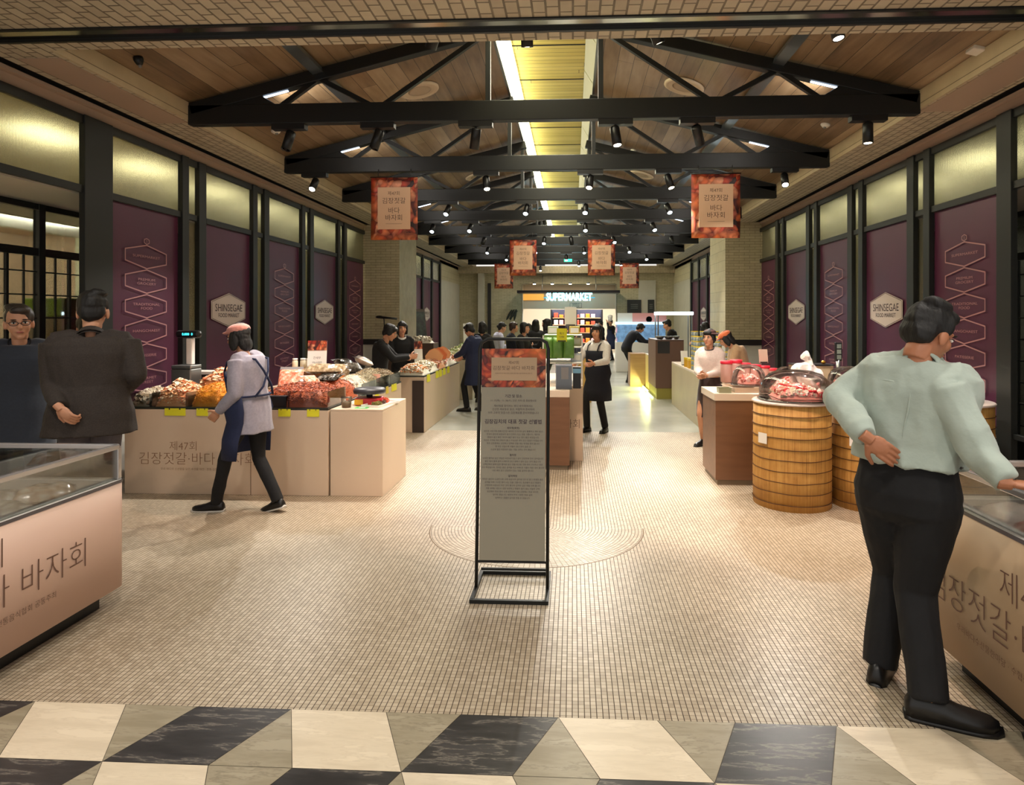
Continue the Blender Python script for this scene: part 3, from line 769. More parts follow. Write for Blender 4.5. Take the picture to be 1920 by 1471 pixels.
# ---------------------------------------------------------------- hanging banners
def banner(x, y, ztop, lab):
    t = thing('hanging_banner', lab, 'banner', (x, y, ztop), 0, 'hanging seafood market banners')
    wd, hh = .63, .84; ya = -.075
    mb = MB(); n = 10; vs = []; fs = []
    for i in range(n + 1):
        for j in range(n + 1):
            u, v = i / n, j / n
            bulge = .012 * math.sin(v * 5 + u * 2) * v
            vs.append(((u - .5) * wd, ya + bulge + .03 * max(0, v - .9) * 4 * math.sin(u * 3), -v * hh))
    for i in range(n):
        for j in range(n):
            q = i * (n + 1) + j; fs.append((q, q + n + 1, q + n + 2, q + 1))
    mb.add(vs, fs, 0, True)
    o = mb.build('printed_cloth', SEA[0], t); o.modifiers.new('s', 'SOLIDIFY').thickness = .003
    mb = MB(); mb.box(-.22, .22, ya - .022, ya - .012, -.70, -.14); mb.build('beige_field', PBEIGE, t)
    mb = MB()
    M = frame_M((0, ya - .025, 0), (1, 0, 0))
    for s, z, sz in (('제47회', -.225, .06), ('김장젓갈', -.325, .088), ('바다', -.455, .088), ('바자회', -.55, .088)):
        put_text(mb, s, sz, M @ Matrix.Translation((0, z, 0)), thin=.006)
    mb.add([M @ Vector(p) for p in ((-.11, -.625, 0), (.11, -.625, 0), (.11, -.628, 0), (-.11, -.628, 0))], [(3, 2, 1, 0)])
    mb.build('lettering', TBROWN, t)
    mb = MB(); mb.tube([(-wd / 2 - .01, ya, .0), (wd / 2 + .01, ya, .0)], .008, 6)
    for sx in (-.22, .22): mb.tube([(sx, ya, 0), (sx, ya * .9, 3.63 - ztop)], .004, 5)
    mb.build('hanging_rod', BLK, t)
    return t
for x, k, zt, lab in ((CX - 2.10, 1, 3.52, 'orange seafood banner hanging from the second truss, above the left displays'), (CX + 2.147, 1, 3.52, 'orange seafood banner hanging from the second truss, above the right displays'),
                      (CX - .88, 4, 3.46, 'orange seafood banner hanging from the fifth truss, left of the recess'), (CX + .95, 4, 3.46, 'orange seafood banner hanging from the fifth truss, right of the recess'),
                      (CX - 2.04, 7, 3.45, 'smallest looking orange banner, hanging from the eighth truss toward the left pillar'), (CX + 2.17, 7, 3.45, 'smallest looking orange banner, hanging from the eighth truss toward the menu boards')):
    banner(x, TY0 + k * TS, zt, lab)
# ---------------------------------------------------------------- free standing sign in the middle
t = thing('sign_stand', 'tall black framed information sign standing in the middle of the aisle', 'sign', (-.368, 3.88, 0))
mb = MB(); b = .012; W2 = .215
def lz(z): return -.04 + .16 * z / 1.5
mb.tube([(-W2, lz(0), .012), (-W2, lz(1.45), 1.45), (-W2 + .012, lz(1.49), 1.49), (-W2 + .05, lz(1.512), 1.512), (W2 - .05, lz(1.512), 1.512), (W2 - .012, lz(1.49), 1.49), (W2, lz(1.45), 1.45), (W2, lz(0), .012)], .0105, 8)
mb.bar((-W2, lz(.17), .17), (W2, lz(.17), .17), .012, .012)
mb.build('frame', BLACK, t)
mb = MB()
for x in (-W2 - .002, W2 + .002): mb.bar((x, -.21, .012), (x, .21, .012), .022, .022)
mb.bar((-W2 - .013, -.21, .012), (W2 + .013, -.21, .012), .022, .022); mb.bar((-W2 - .013, .21, .012), (W2 + .013, .21, .012), .022, .022)
mb.bar((-W2, .17, .05), (W2, .17, .05), .014, .014)
mb.build('base', BLACK, t)
Mb = frame_M((0, lz(0) - .006, 0), (1, 0, 0), (0, .16 / 1.5, 1))
mb = MB(); mb.add([Mb @ Vector(p) for p in ((-.2, .18, 0), (.2, .18, 0), (.2, 1.22, 0), (-.2, 1.22, 0), (-.2, .18, -.012), (.2, .18, -.012), (.2, 1.22, -.012), (-.2, 1.22, -.012))], [(0, 1, 2, 3), (7, 6, 5, 4), (0, 4, 5, 1), (1, 5, 6, 2), (2, 6, 7, 3), (3, 7, 4, 0)])
bd = mb.build('board', GREYB, t)
mb = MB(); mb.add([Mb @ Vector(p) for p in ((-.2, 1.22, 0), (.2, 1.22, 0), (.2, 1.46, 0), (-.2, 1.46, 0), (-.2, 1.22, -.012), (.2, 1.22, -.012), (.2, 1.46, -.012), (-.2, 1.46, -.012))], [(0, 1, 2, 3), (7, 6, 5, 4), (0, 4, 5, 1), (1, 5, 6, 2), (2, 6, 7, 3), (3, 7, 4, 0)])
hd = mb.build('header_picture', SEA[1], t)
mb = MB(); mb.add([Mb @ Vector(p) for p in ((-.14, 1.262, .001), (.145, 1.262, .001), (.145, 1.405, .001), (-.14, 1.405, .001))], [(0, 1, 2, 3)]); pf = mb.build('title_field', mat('title_beige', (176, 148, 118), .6), t)
mb = MB()
def ln(s, z, sz, thin=.006, sx=1.0): put_text(mb, s, sz, Mb @ Matrix.Translation((0, z, .002)), thin=thin, sx=sx)
ln('제47회', 1.372, .024); ln('김장젓갈·바다 바자회', 1.338, .03)
ln('신선한 바다의 맛을 전하는 전통 김장 재료 모음 행사에 초대합니다', 1.306, .0085)
mb.build('lettering', TBROWN, hd)
mb = MB()
ln('기간 및 장소', 1.165, .021, -.01); ln('11. 17(목) - 11. 30(수), 신관 지하1층 중앙행사장', 1.138, .0145)
for i, s in enumerate(('제47회를 맞이하는 바다 바자회에서는', '신선한 재료들로 엄선, 저렴하게 준비하여', '우리 고유의 맛깔스런 김장재료를 준비하였습니다')): ln(s, 1.105 - i * .021, .0155)
ln('김장김치의 대표 젓갈 선별법', 1.008, .03, -.014)
ln('새우젓(육젓)', .970, .015, -.01)
P1 = ('새우젓 고르기의 첫째 조건은 새우의 크기이며 살이 통통하고 색이 맑고', '젓국이 맑으며 비린내가 없고 단맛이 도는 것을 고릅니다. 새우의', '껍질이 얇고 뽀얀 색이며 붉은 빛이 도는 것이 좋은 육젓입니다', '국산은 꼬리와 머리 부분이 붉고 수입산은 색이 검고 껍질이 두껍습니다', '특히 김장용에는 신선하고 담백한 맛을 내는 추젓을 많이 씁니다', '잘 삭은 것일수록 국물이 맑고 맛이 깊은 것', '소금에 절인 비린내가 없는 것을 고르는 것이 좋습니다')
for i, s in enumerate(P1): ln(s, .950 - i * .0185, .0125)
ln('멸치젓', .806, .015, -.01)
for i, s in enumerate(('싱싱한 멸치로 담근 젓갈은 비린내가 없고 살이 단단하며 맛이 깊어집니다', '붉은 빛이 돌며 살이 으깨지지 않고 형태가 살아 있는 것이 좋습니다', '남해안에서 봄에 잡은 멸치로 담근 것을 최고로 치며 맛이 구수하고 진한', '것이 특징입니다. 젓국은 맑은 갈색을 띠고 위에 뜬 기름이 적은 것이 좋으며', '너무 짜지 않고 감칠맛이 있는 것을 골라야 합니다')): ln(s, .786 - i * .0185, .0125)
ln('갈치액젓', .680, .015, -.01)
for i, s in enumerate(('액젓은 생선과 소금만으로 오래 숙성시켜 걸러낸 것으로 맑고 투명한 붉은', '갈색을 띠며 구수한 향이 나는 것을 고릅니다. 침전물이 없고 빛깔이', '선명하며 비린내가 적은 것이 좋으며 김치의 깊은 맛을 더해 줍니다', '개봉 후에는 반드시 냉장 보관하고 햇빛이 들지 않는 서늘한 곳에', '보관해야 맛과 향이 오래 유지되며 겨울 김장에는 조금 넉넉히', '넣어도 좋습니다. 배추와 무의 시원한 맛을 살려', '담백하고 깔끔한 김치를 만들 수 있습니다')): ln(s, .660 - i * .0185, .0125)
mb.build('lettering', INK, bd)
# ---------------------------------------------------------------- heaps of dried seafood
def quick_noise(x, y, s=3.0): return noise.noise(Vector((x * s, y * s, .3)))
def heap(name, label, x0, x1, y0, y1, z, h, cols, n, kind='stick', size=.03, edge=.4, rz=0, cat='dried seafood', seed=1, group=None, peak=(.5, .5)):
    rnd = random.Random(seed); mb = MB(); G = 14
    cx, cy = (x0 + x1) / 2, (y0 + y1) / 2
    def hz(u, v):
        e = min(1, min(u, 1 - u) / .22) * min(1, min(v, 1 - v) / .22)
        k = math.exp(-((u - peak[0]) ** 2 + (v - peak[1]) ** 2) * 4)
        return h * (edge * min(1, e * 3) + (1 - edge) * k * (e ** .5)) + quick_noise(u * 2 + seed, v * 2, 2) * h * .12 * min(1, e * 2)
    vs = [(x0 - cx + .012 + (x1 - x0 - .024) * i / G, y0 - cy + .012 + (y1 - y0 - .024) * j / G, hz(i / G, j / G) if 0 < i < G and 0 < j < G else 0.001) for i in range(G + 1) for j in range(G + 1)]
    fs = [(i * (G + 1) + j, (i + 1) * (G + 1) + j, (i + 1) * (G + 1) + j + 1, i * (G + 1) + j + 1) for i in range(G) for j in range(G)]
    mb.add(vs, fs, 0, True)
    for _ in range(n):
        u, v = rnd.uniform(.02, .98), rnd.uniform(.02, .98)
        if rnd.random() < .3: v = rnd.uniform(0.0, .12)
        zz = hz(max(.06, u), max(.06, v)) * (rnd.uniform(.1, 1) if v < .1 else 1) + rnd.uniform(-.003, .008)
        p = Vector((max(x0 - cx + size * .8, min(x1 - cx - size * .8, x0 - cx + (x1 - x0) * u)), max(y0 - cy + size * .8, min(y1 - cy - size * .8, y0 - cy + (y1 - y0) * v)), max(zz, size * .8)))
        R = Euler((rnd.uniform(-.6, .6), rnd.uniform(-.6, .6), rnd.uniform(0, 6.3))).to_matrix()
        s = size * rnd.uniform(.7, 1.3); mi = rnd.randrange(len(cols))
        if kind == 'stick':
            q = [(-.5, 0, 0), (-.1, .07, .1), (.5, 0, .02), (-.1, -.09, .06), (0, 0, -.1)]
            f = [(0, 3, 1), (1, 3, 2), (0, 1, 4), (1, 2, 4), (3, 0, 4), (2, 3, 4)]
        elif kind == 'flake':
            q = [(-.5, -.22, 0), (-.2, .25, .14), (.5, .2, 0), (.3, -.25, .12), (0, 0, .2)]; f = [(0, 4, 1), (1, 4, 2), (2, 4, 3), (3, 4, 0), (0, 1, 2, 3)]
        elif kind == 'ring':
            q = []; f = []
            for a in range(6):
                an = a * 1.0; 
                for r in (.5, .3): q.append((r * math.cos(an), r * math.sin(an), .1 * math.sin(an * 2)))
            f = [(2 * a, 2 * a + 2, 2 * a + 3, 2 * a + 1) for a in range(5)]
        else:
            q = [(-.4, -.3, -.3), (.4, -.35, -.25), (.35, .3, -.3), (-.35, .35, -.2), (-.3, -.25, .3), (.35, -.2, .25), (.3, .25, .35), (-.25, .3, .25)]
            f = [(4, 5, 6, 7), (0, 1, 5, 4), (1, 2, 6, 5), (2, 3, 7, 6), (3, 0, 4, 7)]
        mb.add([R @ (Vector(c) * s) + p for c in q], f, mi)
    o = mb.build(name, cols); o.location = (cx, cy, z); o.rotation_euler = (0, 0, rz)
    return tag(o, label, cat, group, 'stuff')
def cm(name, *c, rough=.5): return [mat(name + str(i), q, rough) for i, q in enumerate(c)]
C_FLAKE = cm('pale_flake', (232, 170, 120), (240, 205, 165), (214, 120, 74), (246, 226, 200))
C_YEL = cm('golden_shrimp', (222, 150, 40), (206, 128, 34), (236, 176, 70))
C_RED = cm('red_brown_shrimp', (172, 84, 46), (142, 66, 42), (206, 116, 72), (104, 60, 42))
C_SHELL = cm('grey_shell', (190, 180, 160), (150, 130, 105), (220, 210, 190), (110, 96, 80))
C_ANCH = cm('silver_anchovy', (206, 198, 172), (230, 222, 200), (150, 140, 118), (212, 190, 148))
C_WHITE = cm('white_anchovy', (242, 236, 218), (228, 218, 192), (206, 190, 160))
C_BROWN = cm('brown_anchovy', (150, 126, 96), (184, 162, 128), (120, 100, 78))
C_ORANGE = cm('orange_strip', (232, 140, 50), (222, 116, 34), (240, 170, 90))
C_DARK = cm('dark_kelp', (36, 32, 28), (60, 52, 44), (84, 76, 66))
C_PINK = cm('pink_seafood', (232, 150, 136), (240, 190, 176), (214, 106, 96))
def bag(name, label, x, y, z, sx, sy, sz, m, rz=0, tilt=0, cat='pack', group=None, seal=True, seed=3, win=None):
    """a filled crinkled pack"""
    t = thing(name, label, cat, (x, y, z), rz, group)
    mb = MB(); G = 10; rnd = random.Random(seed); vs = []; fs = []
    R = Matrix.Rotation(tilt, 4, 'X')
    for side in (1, -1):
        for i in range(G + 1):
            for j in range(G + 1):
                u, v = i / G * 2 - 1, j / G * 2 - 1
                k = max(0, (1 - u ** 4)) ** .5 * max(0, (1 - v ** 4)) ** .5
                zz = side * sz / 2 * k * (1 + .35 * quick_noise(u * 1.4 + seed, v * 1.4 + side, 1.6))
                vs.append(R @ Vector((u * sx / 2, v * sy / 2, zz)) + Vector((0, 0, sz * .5 + abs(math.sin(tilt)) * sy / 2)))
    n = (G + 1) ** 2
    for i in range(G):
        for j in range(G):
            q = i * (G + 1) + j; fs.append((q, q + G + 1, q + G + 2, q + 1)); fs.append((n + q, n + q + 1, n + q + G + 2, n + q + G + 1))
    mb.add(vs, fs, 0, True); mb.build('filled_pouch', m, t)
    if seal:
        mb = MB(); c = R @ Vector((0, sy / 2 + .012, 0)) + Vector((0, 0, sz * .5 + abs(math.sin(tilt)) * sy / 2)); M2 = R.copy(); M2.translation = c
        mb.obox(M2, sx * .96, .03, .004); mb.build('seal_strip', ALU if win is None else win, t)
    return t
def pack_mat(name, cols, scale=30):
    t = NT(name); nz = t.noise(scale, 3); n2 = t.noise(scale * .3, 2)
    t.l(t.ramp(nz.outputs[0], [(.3, lin(cols[0])), (.5, lin(cols[1])), (.7, lin(cols[2]))]), t.b.inputs['Base Color'])
    t.b.inputs['Roughness'].default_value = .15; t.b.inputs['Coat Weight'].default_value = .7; t.b.inputs['Coat Roughness'].default_value = .1
    t.bump(n2.outputs[0], .5, .02); return t.m
PK_FISH = pack_mat('pack_dried_fish', ((120, 96, 70), (170, 146, 112), (214, 196, 168)))
PK_PINK = pack_mat('pack_pink_shrimp', ((206, 96, 70), (230, 150, 120), (246, 214, 196)))
PK_GREY = pack_mat('pack_grey_anchovy', ((84, 78, 70), (140, 132, 120), (214, 212, 206)))
PK_DARK = pack_mat('pack_dark_kelp', ((20, 18, 18), (50, 46, 42), (150, 146, 140)))
PK_GREEN = mat('green_pack', (104, 150, 66), .35, noise_=(9, .2), bump=(14, .25, .01))
PK_CLEAR = pack_mat('pack_clear_white', ((200, 186, 176), (226, 214, 206), (250, 246, 242)), 12)
def bin_box(label, x0, x1, y0, y1, z, h, group='clear acrylic bins'):
    t = thing('acrylic_bin', label, 'bin', ((x0 + x1) / 2, (y0 + y1) / 2, z), 0, group); w, d = (x1 - x0) / 2, (y1 - y0) / 2; k = .004
    for nm, a in (('front_panel', (-w, w, -d, -d + k)), ('back_panel', (-w, w, d - k, d)), ('side_panel', (-w, -w + k, -d, d)), ('side_panel', (w - k, w, -d, d))):
        mb = MB(); mb.box(*a, 0, h); mb.build(nm, ACR, t)
    return t
def price_tag(x, y, z, face, w, h, label, m=None, txt=None):
    """tag hung on a counter edge; face: 'y' toward the camera, 'x' toward +X"""
    xd = {'y': (1, 0, 0), 'x': (0, 1, 0), '-x': (0, -1, 0)}[face]
    M = frame_M((0, 0, 0), xd); n = Vector(xd).cross(Vector((0, 0, 1)))
    t = thing('price_tag', label, 'price tag', (x, y, z), 0, 'yellow price tags on the counter edges')
    mb = MB(); mb.add([M @ Vector(p) for p in ((-w / 2, -h, .002), (w / 2, -h, .006), (w / 2, 0, .001), (-w / 2, 0, .001), (-w / 2, -h, .0), (w / 2, -h, .0), (w / 2, 0, 0), (-w / 2, 0, 0))], [(0, 1, 2, 3), (7, 6, 5, 4), (0, 4, 5, 1), (1, 5, 6, 2), (2, 6, 7, 3), (3, 7, 4, 0)])
    mb.build('card', m or YEL, t)
    mb = MB()
    for q in (-.25, .25): mb.add([M @ Vector(((q - .03) * w, .004, .008)), M @ Vector(((q + .03) * w, .004, .008)), M @ Vector(((q + .03) * w, -.012, .008)), M @ Vector(((q - .03) * w, -.012, .008))], [(3, 2, 1, 0)])
    mb.build('clip', BLK, t); return t
# ---------------------------------------------------------------- left front counter (runs across), its side run, and the corner cabinet
ZC = .81
yC = 5.79
def counter(name, label, x0, x1, y0, y1, h, body, topm, top=.02, over=.0, kick=0, kickm=None, group=None, text=None):
    t = thing(name, label, 'counter', ((x0 + x1) / 2, (y0 + y1) / 2, 0), 0, group); w, d = (x1 - x0) / 2, (y1 - y0) / 2
    mb = MB(); mb.box(-w, w, -d, d, kick, h - top); mb.build('body', body, t, bevel=.004)
    mb = MB(); mb.box(-w - over, w + over, -d - over, d + over, h - top, h); mb.build('countertop', topm, t, bevel=.003)
    if kick: mb = MB(); mb.box(-w + .02, w - .02, -d + .02, d - .02, 0, kick); mb.build('kick_plate', kickm or BEIGE, t)
    return t
ct = counter('display_counter', 'long beige display counter with brown lettering, behind the walking woman', -4.19, -2.25, yC, 6.72, ZC, VINYL, mat('glass_edge', (40, 44, 40), .2), .02)
for x in (-2.98,):
    mb = MB(); mb.box(x + 3.22 - .003, x + 3.22 + .003, -.466, -.464, 0, ZC - .02); mb.build('panel_joint', mat('joint', (120, 96, 76), .7), ct)
mb = MB(); M = frame_M((-.84 + .0, -.469, 0), (1, 0, 0))
M = frame_M((-3.62 + 3.22, -.469, 0), (1, 0, 0))
put_text(mb, '제47회', .098, M @ Matrix.Translation((.0, .445, 0)), thin=.012)
put_text(mb, '김장젓갈·바다 바자회', .128, M @ Matrix.Translation((.13, .325, 0)), thin=.014)
put_text(mb, '우리 바다의 신선함을 담은 수산물 대전 · 전통 김장 젓갈 기획전', .026, M @ Matrix.Translation((.12, .235, 0)), thin=.008)
mb.build('lettering', mat('soft_brown_lettering', (150, 116, 92), .6), ct)
counter('corner_cabinet', 'beige box counter with small dishes on top, right of the long display counter', -2.235, -1.745, 5.80, 6.62, .80, VINYL, VINYL, .02)
ct = counter('display_counter', 'beige display counter running back behind the box counter', -3.1, -2.25, 6.73, 8.30, ZC, VINYL, mat('glass_edge', (40, 44, 40), .2), .02)
ct2 = counter('display_counter', 'beige display counter with a dark end panel, beside the person in the navy coat', -2.56, -2.12, 9.05, 11.9, ZC, VINYL, mat('glass_edge', (40, 44, 40), .2), .02)
mb = MB(); mb.box(.05, .215, -1.44, -1.43, 0, .74); mb.build('end_panel', mat('dark_end_panel', (52, 40, 36), .5), ct2)
counter('display_counter', 'marbled beige counter farther back behind the navy coat person', -2.7, -2.0, 12.7, 16.2, ZC, mat('pale_marble_front', (196, 184, 156), .4, noise_=(4, .15)), mat('glass_edge', (40, 44, 40), .2), .02)
counter('back_counter', 'dark brown counter below the left brick pillar', -3.9, -2.9, 13.2, 13.7, 1.1, mat('dark_brown_laminate', (84, 62, 48), .5), mat('dark_brown_laminate', (84, 62, 48), .5), .03)
# tags
for x, w in ((-3.70, .2), (-3.44, .11), (-2.66, .115), (-2.39, .115)):
    price_tag(x, yC - .003, ZC - .01, 'y', w, .068, {-3.70: 'wide yellow price tag under the pale flakes bin', -3.44: 'yellow price tag just left of the walking woman', -2.66: 'yellow price tag below the dark shrimp tray, right of the walking woman', -2.39: 'yellow price tag below the red shrimp heap near the box counter'}[x])
for i, (y, w) in enumerate(((7.0, .12), (7.25, .14), (7.65, .1), (7.95, .22))):
    price_tag(-2.247, y, ZC - .0, 'x', w, .085, 'yellow price tag on the side run of the counter, ' + ('nearest the box counter', 'second from the box counter', 'third from the box counter', 'last and widest')[i], YEL if i != 2 else YELD)
for i, y in enumerate((9.3, 9.9, 10.15, 10.45, 10.8)):
    price_tag(-2.117, y, ZC - .0, 'x', .2, .11, 'yellow price tag on the counter edge left of the navy coat, ' + ('nearest', 'second', 'third', 'fourth', 'farthest')[i])
# bins and heaps, front run
Z = ZC
bin_box('clear bin holding the grey shells at the left end of the counter', -4.17, -3.96, 5.81, 6.25, Z, .12)
heap('shell_heap', 'grey and white dried shell pieces at the left end of the counter', -4.16, -3.97, 5.82, 6.24, Z, .15, C_SHELL, 260, 'chunk', .04, seed=2)
bin_box('clear bin holding the orange flakes at the counter front', -3.94, -3.61, 5.81, 6.25, Z, .13)
heap('dried_flake_heap', 'pale orange dried fish flakes in the clear bin at the counter front', -3.93, -3.62, 5.82, 6.24, Z, .22, C_FLAKE, 620, 'flake', .042, seed=3, edge=.5)
bin_box('clear bin holding the golden shrimps', -3.59, -3.28, 5.81, 6.25, Z, .10)
heap('golden_shrimp_heap', 'golden yellow dried shrimps heaped left of the walking woman', -3.58, -3.29, 5.82, 6.24, Z, .20, C_YEL, 1900, 'stick', .028, seed=4, edge=.55)
heap('dried_flake_heap', 'tall mound of orange and white flakes behind the golden shrimps', -3.85, -3.25, 6.27, 6.70, Z, .31, C_FLAKE, 800, 'flake', .05, seed=5, edge=.45)
heap('dried_squid_heap', 'pale dried strips on the counter hidden partly by the walking woman', -3.26, -2.96, 5.82, 6.24, Z, .2, C_FLAKE, 300, 'flake', .04, seed=15)
t = thing('shallow_tray', 'black tray beside the red shrimp heap', 'tray', (-2.80, 5.98, Z)); mb = MB(); mb.box(-.14, .14, -.16, .16, 0, .10); mb.build('tray_body', BLK, t); mb = MB(); mb.box(-.15, .15, -.17, .17, .10, .108); mb.build('tray_rim', DGRAY, t)
bin_box('clear bin holding the red shrimps at the counter corner', -2.64, -2.26, 5.81, 6.28, Z, .15)
heap('red_shrimp_heap', 'large heap of red brown dried shrimps at the counter corner', -2.94, -2.27, 5.82, 6.30, Z, .20, C_RED, 3600, 'stick', .032, seed=6, edge=.62, peak=(.55, .7))
heap('red_shrimp_heap', 'red brown shrimp heap on the side run behind the corner bin', -2.62, -2.27, 6.33, 6.72, Z, .20, C_RED, 900, 'stick', .026, seed=7, edge=.5)
bag('shrimp_pack', 'clear pack of pink shrimps propped right of the walking woman', -2.90, 6.45, Z + .02, .24, .26, .09, PK_PINK, .2, 1.1, seed=1)
bag('fish_pack', 'long clear pack of grey dried fish on top of the heap', -2.60, 6.62, Z + .235, .42, .17, .075, PK_FISH, .1, .3, seed=2)
bag('kelp_pack', 'black and silver pack below the long fish pack', -2.52, 6.50, Z + .17, .26, .16, .05, PK_DARK, -.3, .3, seed=4)
bag('anchovy_pack', 'silver grey pack lying flat near the corner heap', -2.76, 6.52, Z + .15, .2, .14, .05, PK_GREY, .5, .2, seed=5)
bag('squid_pack', 'clear pack with orange pieces behind the shrimp heap', -2.66, 6.38, Z + .15, .15, .13, .06, PK_PINK, 1.0, .4, seed=6)
# jars behind
for i in range(5):
    t = thing('small_jar', 'small jar with a pale lid behind the long fish pack, ' + ('leftmost', 'second', 'middle', 'fourth', 'rightmost')[i] + ' of five', 'jar', (-3.03 + i * .075, 6.85 + (i % 2) * .03, Z + .28), 0, 'small jars behind the packs')
    mb = MB(); mb.lathe([(.026, 0), (.03, .01), (.03, .075), (.024, .088)], 14); mb.build('jar_body', C_WHITE[1], t)
    mb = MB(); mb.lathe([(.027, .088), (.027, .108), (0, .11)], 14); mb.build('lid', PAPER, t)
t = thing('riser_box', 'wooden riser box under the small jars', 'box', (-2.88, 6.86, Z)); mb = MB(); mb.box(-.2, .2, -.09, .09, 0, .26); mb.build('box_body', OAKW, t, bevel=.004); mb = MB(); mb.box(-.21, .21, -.10, .10, .26, .28); mb.build('box_top', OAKW, t)
# side run
heap('dried_squid_heap', 'orange dried squid strips heaped on the side run', -3.04, -2.68, 7.0, 7.55, Z, .27, C_ORANGE, 700, 'stick', .05, seed=8)
heap('anchovy_heap', 'whitish small anchovies heaped in front of the orange strips', -2.64, -2.28, 6.78, 7.25, Z, .19, C_WHITE + C_ANCH, 1400, 'stick', .03, seed=9)
heap('anchovy_heap', 'silver grey anchovies heaped at the middle of the side run', -2.64, -2.28, 7.28, 7.8, Z, .21, C_ANCH, 1500, 'stick', .04, seed=10)
heap('anchovy_heap', 'brown anchovies at the far end of the side run', -2.64, -2.28, 7.83, 8.28, Z, .17, C_BROWN + C_ANCH, 1200, 'stick', .045, seed=11)
bin_box('clear bin around the whitish anchovies', -2.66, -2.26, 6.76, 7.26, Z, .12); bin_box('clear bin around the silver grey anchovies', -2.66, -2.26, 7.27, 7.81, Z, .13); bin_box('clear bin at the far end of the side run', -2.66, -2.26, 7.82, 8.29, Z, .12)
for i, (x, y, dz, m, lab) in enumerate(((-2.92, 7.8, .05, PK_FISH, 'clear pack of dried fish lying behind the orange strips'), (-2.84, 8.05, .10, PK_GREY, 'silver pack leaning on the fish packs'), (-2.95, 8.15, .15, PK_DARK, 'dark pack at the back of the side run'), (-2.62, 7.9, .2, PK_CLEAR, 'whitish pack on top of the silver anchovies'))):
    bag('fish_pack' if i == 0 else 'seafood_pack', lab, x, y, Z + dz, .3, .2, .09, m, i * .7, .45, seed=20 + i)
def card_stand(name, label, x, y, z, w, h, m=PAPER, rz=0, tilt=.25, top=None, cat='price card', lines=()):
    t = thing(name, label, cat, (x, y, z), rz); R = Matrix.Rotation(-tilt, 4, 'X')
    mb = MB(); mb.obox(R @ Matrix.Translation((0, 0, h / 2)), w, .004, h); mb.build('card', m, t)
    if top:
        mb = MB(); mb.obox(R @ Matrix.Translation((0, -.003, h * .82)), w, .003, h * .36); mb.build('header_picture', top, t)
    if lines:
        mb = MB()
        for s, zz, sz in lines: put_text(mb, s, sz, R @ frame_M((0, -.004, zz * h), (1, 0, 0)))
        mb.build('lettering', INK, t)
    mb = MB(); mb.obox(Matrix.Translation((0, .02, .008)), w * .8, .06, .012); mb.build('foot', BLK, t)
    return t
card_stand('price_card', 'white price card with orange header standing right of the walking woman', -2.72, 6.68, Z + .30, .2, .29, PAPER, .1, .12, SEA[1], lines=(('건새우', .36, .03), ('100g 4,500원', .2, .02)))
card_stand('price_card', 'small white card standing in the whitish anchovies', -2.38, 6.86, Z + .10, .10, .09, PAPER, .2, .3)
card_stand('price_card', 'small pink card standing among the silver anchovies', -2.32, 7.42, Z + .06, .11, .11, mat('pink_card', (230, 170, 150), .6), .3, .3)
# scale with display pole
t = thing('weighing_scale', 'scale display with cyan digits on a white post behind the flakes', 'scale', (-4.06, 6.42, Z))
mb = MB(); mb.box(-.09, .12, -.0, .2, .30, .34); mb.box(-.09, .12, 0, .2, 0, .3); mb.build('scale_body', SILV, t, bevel=.01)
mb = MB(); mb.box(.02, .085, .08, .14, .34, .62); mb.build('post', PAPER, t, bevel=.01)
mb = MB(); mb.box(-.09, .17, .06, .14, .62, .70); dsp = mb.build('display_head', BLK, t, bevel=.03)
mb = MB(); put_text(mb, '0.000  0', .035, frame_M((.05, .055, .66), (1, 0, 0))); mb.build('digits', mat('cyan_digits', (60, 220, 235), .4, emit=3), dsp)
# corner cabinet items
zc = .80
t = thing('kitchen_scale', 'red and yellow scale with a round black top on the box counter', 'scale', (-1.98, 6.15, zc), .2)
mb = MB(); mb.box(-.13, .13, -.10, .10, 0, .07); mb.build('scale_body', mat('scale_red', (206, 36, 40), .35), t, bevel=.015)
mb = MB(); mb.box(-.13, -.05, -.104, -.098, .01, .06); mb.build('yellow_label', mat('scale_yellow', (236, 180, 30), .4), t)
mb = MB(); mb.lathe([(.03, .07), (.03, .1), (.15, .11), (.155, .14), (.14, .16), (0, .162)], 28); mb.build('round_platform', DGRAY, t)
t = thing('plastic_tub', 'clear plastic tub of brown paste on the box counter', 'tub', (-2.13, 5.93, zc))
mb = MB(); mb.lathe([(.042, 0), (.05, .09)], 20); mb.build('tub_wall', ACR, t); mb = MB(); mb.lathe([(.051, .09), (.053, .1), (0, .1)], 20); mb.build('lid', glass_mat('lid_clear', (235, 235, 235), .2), t); mb = MB(); mb.lathe([(.041, .002), (.046, .045), (.02, .055), (0, .06)], 16); mb.build('paste', C_BROWN[0], t)
t = thing('price_card', 'green card lying on the box counter', 'price card', (-1.97, 5.90, zc)); mb = MB(); mb.box(-.06, .06, -.04, .04, 0, .004); mb.build('card', mat('green_card', (60, 180, 80), .5), t); mb = MB(); mb.box(-.03, .03, -.02, .02, .004, .005); mb.build('white_label', PAPER, t)
t = thing('sample_plate', 'white plate of samples on the right end of the box counter', 'plate', (-1.86, 6.12, zc), 1.35)
mb = MB(); mb.box(-.2, .2, -.09, .09, 0, .006); mb.lathe([(.0, .006), (.02, .006)], 8); mb.build('plate_base', PAPER, t, bevel=.003)
mb = MB(); 
for a in ((-.2, .2, -.095, -.088), (-.2, .2, .088, .095), (-.205, -.198, -.09, .09), (.198, .205, -.09, .09)): mb.box(*a, 0, .022)
mb.build('plate_rim', PAPER, t)
